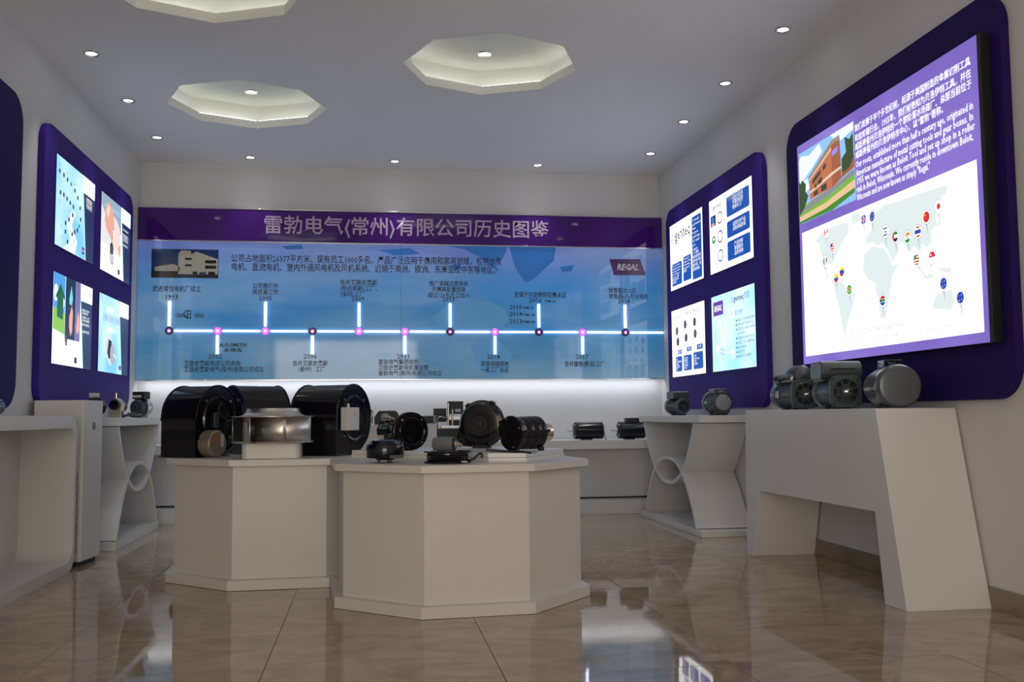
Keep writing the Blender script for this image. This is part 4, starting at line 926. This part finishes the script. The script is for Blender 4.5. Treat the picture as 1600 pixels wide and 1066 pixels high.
black_motor('black motor hidden behind the leftmost blower, only its shaft showing on the back counter', -1.585, 9.0, 0.68, 0.075, 0.25, False)

# --- white block and black items on the counter, seen between the fans
bk = tag(MB().box(-0.06, 0.60, 8.93, 9.20, 0.68, 0.842).build('display_block', FURN, bevel=0.002, segs=1), 'white display block on the back counter behind the round fans', 'display block')
def small_blower(label, x, y, z, w, h, rz):
    t = thing('small_blower', label, 'blower', (x, y, z), rz)
    P = [(-w/2, 0), (w/2, 0), (w/2, h*0.75), (w*0.38, h), (-w*0.32, h), (-w/2, h*0.55)]
    MB().prism(P, -0.06, 0.06, 'y').build('housing', BLACKM, t, bevel=0.004)
    MB().torus((-w*0.05, -0.062, h*0.5), (0, 1, 0), h*0.32, 0.006, 24, 6).build('inlet_ring', BLACK, t)
    MB().cyl((-w*0.05, -0.058, h*0.5), (-w*0.05, -0.075, h*0.5), h*0.16, 18).build('motor_hub', GREYL, t)
    return t
small_blower('black angular blower on the white block behind the disc fan', 0.15, 9.05, 0.842, 0.22, 0.125, 0)
t = thing('control_box', 'low black box with grey end cap on the white block', 'control box', (0.528, 8.995, 0.842))
MB().box(-0.085, 0.045, -0.06, 0.06, 0.008, 0.075).build('case', BLACKM, t, bevel=0.003)
MB().box(0.045, 0.068, -0.055, 0.055, 0.0, 0.078).build('end_cap', GREYL, t, bevel=0.003)
MB().box(-0.03, 0.02, -0.05, 0.05, 0, 0.008).build('foot', PAPER, t)
t = thing('wire_bracket', 'thin black wire bracket behind the right-hand blower', 'bracket', (0.06, 9.05, 0.842))
MB().tube([(-0.025, 0, 0.005), (-0.025, 0, 0.125), (0.03, 0, 0.125), (0.03, 0, 0.005)], 0.005).build('frame', RUBBER, t)
bpy.data.objects['wire_bracket'].location = (-0.01, 9.12, 0.842)

# --- motor assembly with steel posts
t = thing('motor_assembly', 'upright black motor assembly with two steel posts, left of the snail blower', 'motor assembly', (0.745, 9.06, 0.68))
MB().box(-0.115, 0.16, -0.09, 0.09, 0, 0.118).build('base_block', BLACKM, t, bevel=0.004)
MB().box(-0.10, 0.15, -0.085, 0.085, 0.118, 0.148).build('mounting_plate', STEEL, t, bevel=0.003)
for x, h_ in ((-0.03, 0.353), (0.008, 0.295)):
    MB().cyl((x, -0.05, 0.148), (x, -0.05, h_), 0.0095 if h_ > 0.3 else 0.008, 12).build('post', STEEL, t)
MB().box(-0.03, 0.11, -0.03, 0.09, 0.252, 0.370).build('upper_box', BLACKM, t, bevel=0.003)
MB().box(0.035, 0.085, -0.034, -0.03, 0.272, 0.298).build('name_label', PAPER, t)
MB().box(-0.04, 0.13, -0.02, 0.09, 0.195, 0.232).build('steel_shelf', STEEL, t, bevel=0.003)
MB().box(-0.02, 0.15, 0.01, 0.09, 0.148, 0.195).build('back_box', BLACKM, t, bevel=0.003)
MB().box(-0.160, -0.042, 0.03, 0.09, 0.180, 0.305).build('side_box', BLACKM, t, bevel=0.003)
MB().tube([(-0.128, -0.04, 0.0), (-0.130, -0.04, 0.10), (-0.128, -0.04, 0.21), (-0.09, -0.04, 0.225), (-0.04, -0.02, 0.215)], 0.007).build('bent_pipe', STEEL, t)

# --- three large blowers on the back octagon table
def big_blower(label, x, y, z, L, R, rz, ya=-1.0, yb=0.45, sc=1.0, group='large black blowers'):
    t = thing('centrifugal_blower', label, 'blower', (x, y, z), rz, group)
    zc = R*1.10
    P = [(ya*R, 0), (yb*R, 0), (yb*R, zc - R*math.sqrt(max(0, 1-yb*yb)))]
    a0 = math.atan2(-math.sqrt(max(0, 1-yb*yb)), yb)
    for k in range(0, 41):
        a = a0 + (PI - a0)*k/40 if ya <= -0.999 else a0
        P.append((R*math.cos(a), zc + R*math.sin(a)))
    Q = []
    for p in P:
        if not Q or math.dist(Q[-1], p) > 1e-4: Q.append(p)
    hole = [(R*0.60*math.cos(2*PI*k/36), zc + R*0.60*math.sin(2*PI*k/36)) for k in range(36)]
    b = MB(); b.prism(Q, -L/2, L/2, 'x', cap=False)
    for x_ in (-L/2, L/2):
        V, F = tri_holes(Q, [hole], lambda a, c, xx=x_: (xx, a, c)); b.add(V, F)
    b.build('housing', BLACK, t)
    # rolled rims on both edges
    for s in (-1, 1):
        pts = [(s*L/2, p[0], p[1]) for p in Q[2:]]
        b = MB(); b.tube([pts[i] for i in range(0, len(pts), 4)] + [pts[-1]], 0.006, 6); b.build('rim', BLACK, t)
    f = MB().lathe([(L/2-0.002, R*0.60), (L/2+0.010, R*0.62), (L/2+0.012, R*0.66), (L/2+0.002, R*0.70)], (0,0,zc), (1,0,0), 40).build('inlet_ring', BLACK, t)
    for k in range(4):
        a = rad(45+90*k); MB().cyl((L/2, R*0.76*math.cos(a), zc+R*0.76*math.sin(a)), (L/2+0.006, R*0.76*math.cos(a), zc+R*0.76*math.sin(a)), 0.007, 10).build('screw', STEEL, f)
    b = MB()
    for k in range(36):
        a = 2*PI*k/36; c, s = math.cos(a), math.sin(a); r1, r2 = R*0.52, R*0.60
        b.add([(-L*0.42, r1*c, zc+r1*s), (L*0.42, r1*c, zc+r1*s), (L*0.42, r2*math.cos(a+0.1), zc+r2*math.sin(a+0.1)), (-L*0.42, r2*math.cos(a+0.1), zc+r2*math.sin(a+0.1))], [(0,1,2,3)])
    b.lathe([(-0.004, R*0.6), (0.004, R*0.6)], (0,0,zc), (1,0,0), 36)
    b.build('blower_wheel', BLACKM, t, smooth=False)
    o = MB().lathe([(0.0, R*0.36), (L*0.30, R*0.36), (L*0.33, R*0.30), (L*0.34, R*0.12), (L*0.38, R*0.11), (L*0.38, 0)], (0,0,zc), (1,0,0), 32).build('motor_hub', BLACKM, t)
    MB().torus((L*0.385, 0, zc), (1,0,0), R*0.07, 0.005, 18, 6).build('hub_ring', STEEL, o)
    b = MB()
    for k in range(3):
        a = rad(90+120*k); c, s = math.cos(a), math.sin(a)
        b.cyl((L*0.30, R*0.33*c, zc+R*0.33*s), (L/2+0.004, R*0.66*c, zc+R*0.66*s), 0.006, 8)
    b.build('motor_bracket', BLACKM, t)
    MB().box(-L/2-0.012, L/2+0.012, ya*R-0.006, yb*R+0.012, 0.0, 0.006).build('outlet_flange', BLACK, t)
    return t, zc
b1, zc1 = big_blower('large black blower, leftmost on the octagonal table, beige motor at its front', -0.993, 6.035, 0.69, 0.245, 0.198, rad(-30))
b2, zc2 = big_blower('large black blower behind the silver impeller, facing left', -0.722, 6.385, 0.69, 0.30, 0.203, rad(210), ya=-1.0, yb=0.9)
b3, zc3 = big_blower('large black blower with white junction box, rightmost of the three large ones', -0.232, 6.005, 0.69, 0.315, 0.199, rad(-30))
# junction box on blower 3
L = 0.315; R = 0.199
jb = MB().box(L/2+0.008, L/2+0.062, -0.160, -0.038, zc3-0.072, zc3+0.062).build('junction_box', PLAST, b3, bevel=0.004)
jb['label'] = 'white junction box with warning triangle'
MB().cyl((L/2+0.035, -0.12, zc3+0.062), (L/2+0.035, -0.12, zc3+0.085), 0.009, 12, r2=0.006).build('cable_gland', PLAST, jb)
tri = MB().add([(L/2+0.0625, -0.105, zc3+0.018), (L/2+0.0625, -0.078, zc3+0.018), (L/2+0.0625, -0.0915, zc3+0.042)], [(0,1,2)]).build('warning_triangle', YELLOW, jb)
MB().box(L/2+0.0, L/2+0.02, -0.03, 0.08, -0.0, 0.011).build('foot_bar', BLACKM, b3)
# wires on the leftmost blower's inlet
MB().tube([(0.128, 0.02, zc1+0.10), (0.15, -0.03, zc1+0.05), (0.14, 0.06, zc1-0.01), (0.15, 0.14, zc1+0.01), (0.13, 0.17, zc1-0.08)], 0.005).build('motor_lead', RUBBER, b1)
b = MB(); b.box(0.125, 0.14, -0.05, -0.01, zc1-0.05, zc1+0.04); b.build('capacitor', DKGREY, b1, bevel=0.004)

# round beige motor fixed in front of the leftmost blower
t = thing('round_motor', 'round beige motor with orange label, in front of the leftmost blower', 'motor', (-0.897, 5.829, 0.69), rad(-30))
MB().lathe([(-0.045, 0.062), (-0.042, 0.074), (-0.03, 0.078), (0.035, 0.078), (0.042, 0.072), (0.043, 0.07)], (0,0,0.0785), (1,0,0), 44).build('casing', BEIGE, t)
o = MB().lathe([(0.0425, 0.070), (0.043, 0.068), (0.0431, 0)], (0,0,0.0785), (1,0,0), 44).build('end_plate', GREYL.copy() if False else BEIGE, t)
MB().box(0.0432, 0.0438, -0.022, 0.004, 0.085, 0.125).build('orange_sticker', ORANGE, o)
MB().box(0.0432, 0.0438, 0.024, 0.048, 0.060, 0.130).build('rating_label', PAPER, o)
b = MB()
for z in (0.045, 0.078, 0.11): b.box(-0.036, -0.028, -0.0785, -0.070, z-0.005, z+0.005)
b.build('vent_slot', DARKHOLE, t)

# silver impeller on its white pedestal
ped = tag(MB().prism(rrect(-0.158, 0.158, -0.10, 0.115, 0.03, 5), 0, 0.086, 'z').build('white_pedestal', FURN2, bevel=0.002, segs=1, loc=(-0.537, 5.62, 0.69)), 'low rounded white pedestal under the silver impeller', 'pedestal')
im = thing('backward_curved_impeller', 'shiny silver centrifugal impeller on the low white pedestal', 'impeller', (-0.537, 5.62, 0.776))
MB().lathe([(0, 0.222), (0.006, 0.224), (0.008, 0.222), (0.008, 0.0)], (0,0,0), (0,0,1), 64).build('back_plate', ALU, im)
MB().lathe([(0.142, 0.150), (0.142, 0.224), (0.147, 0.225), (0.148, 0.180), (0.158, 0.158), (0.172, 0.147), (0.190, 0.143), (0.190, 0.139), (0.170, 0.142), (0.148, 0.155)], (0,0,0), (0,0,1), 64).build('inlet_cone', ALU, im)
for k in range(7):
    a0 = 2*PI*k/7 + 0.42; n = 10; vs = []; fs = []
    for i in range(n+1):
        u = i/n; r = 0.140 + 0.079*u; a = a0 + 1.12*u**0.95
        for zz, tw in ((0.008, 0.0), (0.075, 0.03), (0.142, 0.10)):
            aa = a + tw*(1-u)
            vs.append((r*math.cos(aa), r*math.sin(aa), zz))
    for i in range(n):
        for j in range(2): fs.append((i*3+j, i*3+j+1, (i+1)*3+j+1, (i+1)*3+j))
    b = MB().add(vs, fs); o = b.build('blade', ALU, im)
    md = o.modifiers.new('thickness', 'SOLIDIFY'); md.thickness = 0.0025
MB().lathe([(0.008, 0.075), (0.12, 0.072), (0.125, 0.0)], (0,0,0), (0,0,1), 32).build('motor_hub', STEEL, im)
b = MB()
for a in (-1.95, -1.90): b.lathe([(0.2235, 0.004), (0.2245, 0.004)], (0, 0, 0.004), (math.cos(a), math.sin(a), 0), 8)
b.build('rivet_hole', DARKHOLE, im)

# ---- items on the near octagonal table
# inverted round motor on pins
t = thing('pin_foot_motor', 'squat black round motor standing on thin pins, front left of the near table', 'motor', (0.075, 4.87, 0.69))
MB().lathe([(0.014, 0.045), (0.024, 0.048), (0.024, 0.088), (0.03, 0.092), (0.082, 0.092), (0.09, 0.088), (0.092, 0.074), (0.108, 0.068), (0.112, 0.05), (0.112, 0)], (0,0,0), (0,0,1), 40).build('casing', BLACK, t)
for x, y in ((-0.028,-0.02), (-0.035,0.02), (0.012,-0.03), (0.018,-0.028), (0.03,0.02)):
    MB().cyl((x, y, 0), (x, y, 0.02), 0.0028, 8).build('pin', BLACKM, t)
MB().box(0.02, 0.085, -0.094, -0.088, 0.024, 0.04).build('terminal_tab', BLACKM, t)
# disc fan with drum body
t = thing('disc_fan', 'black round fan with four screws on its face, behind the squat motor on pins', 'fan', (0.160, 5.42, 0.733), rad(-62))
zc = 0.103
hole = [(0.068*math.cos(2*PI*k/32), zc+0.068*math.sin(2*PI*k/32)) for k in range(32)]
V, F = tri_holes([(0.102*math.cos(2*PI*k/48), zc+0.102*math.sin(2*PI*k/48)) for k in range(48)], [hole], lambda a, c: (0.135, a, c))
b = MB().add(V, F).lathe([(0.095, 0.098), (0.10, 0.102), (0.135, 0.102)], (0,0,zc), (1,0,0), 48)
b.lathe([(0.10, 0.068), (0.135, 0.068), (0.138, 0.071), (0.135, 0.075)], (0,0,zc), (1,0,0), 32)
fr_ = b.build('face_flange', BLACK, t)
for k in range(4):
    a = rad(45+90*k); MB().cyl((0.135, 0.086*math.cos(a), zc+0.086*math.sin(a)), (0.140, 0.086*math.cos(a), zc+0.086*math.sin(a)), 0.0058, 10).build('screw', STEEL, fr_)
b = MB()
for k in range(7):
    a = 2*PI*k/7; c, s = math.cos(a), math.sin(a); c2, s2 = math.cos(a+0.55), math.sin(a+0.55)
    b.add([(0.105, 0.02*c, zc+0.02*s), (0.115, 0.065*c, zc+0.065*s), (0.100, 0.065*c2, zc+0.065*s2), (0.098, 0.02*c2, zc+0.02*s2)], [(0,1,2,3)])
b.lathe([(0.09, 0.024), (0.118, 0.024), (0.12, 0.018), (0.1201, 0)], (0,0,zc), (1,0,0), 20)
b.build('fan_wheel', BLACKM, t)
MB().lathe([(-0.145, 0.05), (-0.14, 0.064), (-0.09, 0.066), (-0.088, 0.068), (-0.084, 0.068), (-0.082, 0.066), (-0.03, 0.066), (-0.028, 0.068), (-0.024, 0.068), (-0.022, 0.066), (0.03, 0.07), (0.095, 0.098)], (0,0,zc), (1,0,0), 40).build('drum_body', BLACK, t)
MB().box(-0.10, -0.06, -0.078, -0.062, zc-0.045, zc-0.022).build('rating_label', PAPER, t)
b = MB().cyl((-0.09, -0.03, zc+0.058), (-0.09, -0.03, zc+0.088), 0.008, 10); b.cyl((-0.05, -0.03, zc+0.058), (-0.05, -0.03, zc+0.082), 0.010, 10)
b.box(-0.10, -0.02, -0.045, -0.02, zc+0.062, zc+0.074); b.build('brass_fitting', GOLD, t)
MB().prism([(-0.06,0),(0.06,0),(0.045,0.06),(-0.045,0.06)], -0.13, 0.04, 'x').build('foot', BLACKM, t)

# small grey motor with green label
t = thing('small_grey_motor', 'small grey cylindrical motor with green label, behind the flat cable-fed fan', 'motor', (0.388, 5.16, 0.733), rad(-22))
MB().lathe([(-0.062, 0.026), (-0.058, 0.033), (-0.05, 0.036), (0.05, 0.036), (0.052, 0.034)], (0,0,0.0365), (1,0,0), 36).build('casing', mat('grey_brushed', (0.25, 0.26, 0.27), 0.35, metal=0.5, noise=(20, 0.06)), t)
o = MB().lathe([(0.050, 0.035), (0.060, 0.034), (0.062, 0.030), (0.0621, 0)], (0,0,0.0365), (1,0,0), 32).build('end_cap', BLACKM, t)
MB().lathe([(0.062, 0.020), (0.066, 0.018), (0.066, 0.006), (0.074, 0.006), (0.0741, 0)], (0,0,0.0365), (1,0,0), 20).build('shaft_boss', STEEL, o)
vs = []; fs = []
for i in range(7):
    a = rad(62 + 10*i)
    for x in (-0.024, 0.022): vs.append((x, -0.0368*math.cos(a), 0.0365+0.0368*math.sin(a)))
for i in range(6): fs.append((2*i, 2*i+1, 2*i+3, 2*i+2))
MB().add(vs, fs).build('green_label', GREENL, t)

# flat fan lying on the table
t = thing('flat_axial_fan', 'flat black axial fan lying at the front edge of the near table', 'fan', (0.372, 4.735, 0.69))
b = MB()
b.lathe([(0, 0.085), (0, 0.113), (0.006, 0.115), (0.010, 0.113), (0.012, 0.100), (0.018, 0.103), (0.022, 0.100), (0.028, 0.103), (0.032, 0.100), (0.038, 0.103), (0.042, 0.100), (0.048, 0.100), (0.050, 0.113), (0.054, 0.116), (0.058, 0.113), (0.058, 0.088), (0.050, 0.085), (0.0, 0.085)], (0,0,0), (0,0,1), 56)
b.build('housing_ring', BLACK, t)
b = MB()
for k in range(7):
    a = 2*PI*k/7; c, s = math.cos(a), math.sin(a); c2, s2 = math.cos(a+0.6), math.sin(a+0.6)
    b.add([(0.03*c, 0.03*s, 0.045), (0.083*c, 0.083*s, 0.048), (0.083*c2, 0.083*s2, 0.012), (0.03*c2, 0.03*s2, 0.015)], [(0,1,2,3)])
b.lathe([(0.004, 0.034), (0.052, 0.034), (0.054, 0.03), (0.0541, 0)], (0,0,0), (0,0,1), 24)
b.build('fan_wheel', BLACKM, t)
MB().box(0.055, 0.085, -0.098, -0.092, 0.006, 0.012).build('rating_label', PAPER, t)
MB().tube([(0.10, -0.02, 0.012), (0.125, -0.02, 0.020), (0.150, -0.015, 0.042), (0.165, -0.01, 0.040), (0.163, -0.01, 0.020)], 0.0055).build('power_lead', RUBBER, t)

# snail blower
t = thing('snail_blower', 'large round black snail blower with clamped rim, back of the near table', 'blower', (0.632, 5.54, 0.734), rad(-113))
zc = 0.135; R = 0.130
MB().lathe([(-0.045, R*0.55), (-0.042, R*0.80), (-0.02, R*0.97), (-0.006, R), (-0.004, R*1.04), (0.004, R*1.04), (0.006, R), (0.03, R*0.98), (0.055, R*0.86), (0.062, R*0.60), (0.058, R*0.40), (0.058, 0)], (0,0,zc), (1,0,0), 56).build('scroll_casing', BLACK, t)
b = MB().torus((0.060, 0, zc), (1,0,0), R*0.36, 0.004, 32, 6); b.torus((0.060, 0, zc), (1,0,0), R*0.22, 0.003, 28, 6)
b.lathe([(0.058, R*0.20), (0.066, R*0.18), (0.067, 0)], (0,0,zc), (1,0,0), 24); b.build('motor_hub', BLACKM, t)
for a in (62, 128, 5, 200):
    a = rad(a); o = MB().box(-0.016, 0.022, -0.014, 0.014, R*0.98, R*1.10).build('clamp', BLACKM, t, bevel=0.004, loc=(0,0,zc)); o.rotation_euler = (a-PI/2, 0, 0)
MB().prism([(-0.145, 0.055), (-0.10, 0.01), (-0.04, 0.004), (-0.08, 0.19), (-0.12, 0.15)], -0.035, 0.035, 'x').build('outlet_duct', BLACK, t, bevel=0.006)
MB().prism([(-0.05, 0), (0.05, 0), (0.03, 0.02), (-0.03, 0.02)], -0.03, 0.045, 'x').build('foot', BLACKM, t)
b = MB().cyl((0.02, -0.06, 0.020), (0.02, -0.125, 0.020), 0.011, 14); b.cyl((0.02, -0.125, 0.020), (0.02, -0.135, 0.020), 0.018, 14)
b.build('connector', GOLD, t)

# drum fan
t = thing('drum_fan', 'glossy black drum-shaped fan with pale brass motor, right end of the near table', 'fan', (0.792, 5.02, 0.733), rad(-147))
zc = 0.092; R = 0.086
hole = [(0.062*math.cos(2*PI*k/32), zc+0.062*math.sin(2*PI*k/32)) for k in range(32)]
V, F = tri_holes([((R+0.003)*math.cos(2*PI*k/48), zc+(R+0.003)*math.sin(2*PI*k/48)) for k in range(48)], [hole], lambda a, c: (0.095, a, c))
b = MB().add(V, F)
b.lathe([(-0.09, 0.03), (-0.09, R*0.93), (-0.083, R), (-0.052, R), (-0.05, R*0.985), (-0.046, R*0.985), (-0.044, R), (-0.002, R*0.985), (0, R*0.97), (0.004, R*0.97), (0.006, R*0.985), (0.05, R*0.97), (0.052, R*0.955), (0.056, R*0.955), (0.058, R*0.97), (0.082, R*0.98), (0.086, R+0.003), (0.095, R+0.003)], (0,0,zc), (1,0,0), 56)
b.lathe([(0.03, 0.060), (0.095, 0.062)], (0,0,zc), (1,0,0), 32)
fr_ = b.build('drum_casing', BLACK, t)
for k in range(4):
    a = rad(20+90*k); MB().cyl((0.095, 0.076*math.cos(a), zc+0.076*math.sin(a)), (0.100, 0.076*math.cos(a), zc+0.076*math.sin(a)), 0.005, 10).build('screw', STEEL, fr_)
b = MB()
for k in range(30):
    a = 2*PI*k/30; c, s = math.cos(a), math.sin(a)
    b.add([(-0.03, 0.046*c, zc+0.046*s), (0.088, 0.046*c, zc+0.046*s), (0.088, 0.058*math.cos(a+0.12), zc+0.058*math.sin(a+0.12)), (-0.03, 0.058*math.cos(a+0.12), zc+0.058*math.sin(a+0.12))], [(0,1,2,3)])
b.lathe([(-0.03, 0.058), (-0.028, 0.058), (-0.02, 0.02), (-0.0199, 0)], (0,0,zc), (1,0,0), 30)
b.build('fan_wheel', BLACKM, t, smooth=False)
MB().lathe([(-0.09, 0.042), (-0.125, 0.042), (-0.127, 0.045), (-0.170, 0.045), (-0.173, 0.040), (-0.173, 0)], (0,0,zc), (1,0,0), 36).build('brass_motor', GOLD, t)
MB().box(-0.14, -0.12, 0.044, 0.050, zc+0.0, zc+0.018).build('terminal', DARKHOLE, t)
MB().box(-0.085, -0.06, 0.035, 0.060, 0.0, 0.022).build('foot', BLACKM, t, bevel=0.003)
MB().box(0.06, 0.09, -0.03, 0.03, 0.0, 0.012).build('foot', BLACKM, t, bevel=0.003)
# loose cable
tag(MB().tube([(0.60, 5.06, 0.739), (0.625, 4.92, 0.740), (0.665, 4.84, 0.7385), (0.70, 4.76, 0.7385), (0.735, 4.715, 0.739), (0.765, 4.66, 0.735)], 0.0052).tube([(0.765, 4.66, 0.735), (0.778, 4.645, 0.737), (0.79, 4.635, 0.734)], 0.0014, 5).build('power_cable', RUBBER),
    'loose black cable with bare wire ends lying over the riser edge', 'cable')

# --- motors on the left hourglass table
t = thing('boxed_motor', 'dark grey round motor with labelled black box on top, on the left hourglass table', 'motor', (-1.855, 8.33, 0.922), rad(-112))
zc = 0.082; R = 0.072
MB().lathe([(-0.10, R*0.5), (-0.095, R*0.8), (-0.08, R*0.93), (-0.065, R*0.95)], (0,0,zc), (1,0,0), 40).build('rear_bell', GREYL, t)
MB().lathe([(-0.065, R*0.98), (-0.05, R), (-0.02, R), (-0.018, R*0.96)], (0,0,zc), (1,0,0), 40).build('stator_ring', STEEL, t)
MB().lathe([(-0.018, R*0.97), (0.01, R*0.99), (0.035, R*0.93), (0.045, R*0.75), (0.047, R*0.3), (0.055, R*0.25), (0.055, 0)], (0,0,zc), (1,0,0), 40).build('front_bell', DKGREY, t)
b = MB()
for k in range(10):
    a = rad(36*k); b.box(-0.012, 0.012, 0.0, 0.014, 0.0, 0.006); b.v[-8:] = [(x+0.005, (R+0.001)*math.cos(a)+y*-math.sin(a)+z*math.cos(a)-0.004*math.cos(a), zc+(R+0.001)*math.sin(a)+y*math.cos(a)+z*math.sin(a)-0.004*math.sin(a)) for x, y, z in b.v[-8:]]
b.build('vent_slot', DARKHOLE, t)
MB().prism(rrect(-0.06, 0.025, zc+R*0.95, zc+R*0.95+0.062, 0.006, 3), -0.055, 0.055, 'y').build('capacitor_box', BLACKM, t, bevel=0.004)
MB().box(0.0255, 0.027, -0.05, 0.03, zc+R+0.01, zc+R+0.030).build('rating_label', PAPER, t)
MB().prism([(-0.045, 0), (0.045, 0), (0.03, 0.022), (-0.03, 0.022)], -0.05, 0.02, 'x').build('foot', GREYL, t)
t = thing('brass_motor', 'pale brass open motor with black round face, middle one on the left hourglass table', 'motor', (-1.93, 7.84, 0.922), rad(-105))
zc = 0.092
MB().prism([(-0.058, 0.0), (0.050, 0.0), (0.052, 0.05), (0.058, 0.11), (0.035, 0.135), (0.02, 0.15), (-0.02, 0.15), (-0.045, 0.12), (-0.05, 0.07)], -0.05, 0.0, 'x').build('cast_frame', GOLD, t, bevel=0.006)
MB().lathe([(0, 0.036), (0.012, 0.038), (0.014, 0.030), (0.012, 0.0)], (0,0,zc+0.005), (1,0,0), 28).build('round_face', BLACK, t)
MB().cyl((-0.02, 0.0, 0.148), (-0.02, 0.0, 0.19), 0.005, 10).build('lifting_pin', GOLD, t)
MB().cyl((0.0, -0.055, zc+0.01), (0.0, -0.095, zc+0.012), 0.009, 12).build('stub_shaft', GOLD, t)
MB().lathe([(-0.05, 0.056), (-0.10, 0.05), (-0.101, 0)], (0,0,zc), (1,0,0), 28).build('rotor_case', DKGREY, t)
tag(MB().tube([(-1.80, 7.55, 0.933), (-1.775, 7.66, 0.945), (-1.765, 7.80, 0.938), (-1.770, 7.94, 0.946), (-1.78, 8.06, 0.936), (-1.83, 8.15, 0.934), (-1.88, 8.10, 0.940), (-1.85, 8.00, 0.950), (-1.79, 7.90, 0.956), (-1.80, 7.72, 0.950)], 0.011).build('cable_coil', RUBBER), 'bundle of black cable lying round the brass motor on the left table', 'cable')
t = thing('labelled_motor', 'dark round motor with white tag on top, half hidden behind the air purifier', 'motor', (-1.965, 7.40, 0.922), rad(-60))
zc = 0.078
MB().lathe([(-0.08, 0.05), (-0.07, 0.07), (0.05, 0.073), (0.06, 0.068), (0.065, 0.03), (0.0651, 0)], (0,0,zc), (1,0,0), 36).build('casing', BLACK, t)
MB().lathe([(-0.03, 0.074), (-0.01, 0.0745), (0.0, 0.074)], (0,0,zc), (1,0,0), 36).build('steel_band', STEEL, t)
MB().box(0.0, 0.012, -0.035, 0.035, zc+0.071, zc+0.102).build('name_tag', PAPER, t, bevel=0.002)
MB().prism([(-0.05, 0), (0.05, 0), (0.03, 0.015), (-0.03, 0.015)], -0.05, 0.04, 'x').build('foot', BLACKM, t)
# motor on the near-left table, cut by the frame
t = thing('cut_off_motor', 'black motor with pale label at the very left edge, on the rounded-frame table', 'motor', (-1.925, 5.30, 0.936), rad(90))
MB().lathe([(-0.14, 0.03), (-0.13, 0.045), (0.0, 0.047), (0.13, 0.045), (0.14, 0.03), (0.17, 0.01), (0.171, 0)], (0,0,0.048), (1,0,0), 32).build('casing', BLACK, t)
MB().box(-0.06, 0.0, -0.049, -0.044, 0.03, 0.06).build('rating_label', PAPER, t)
MB().box(-0.05, 0.05, -0.035, 0.035, 0.0, 0.012).build('foot', BLACKM, t, bevel=0.003)
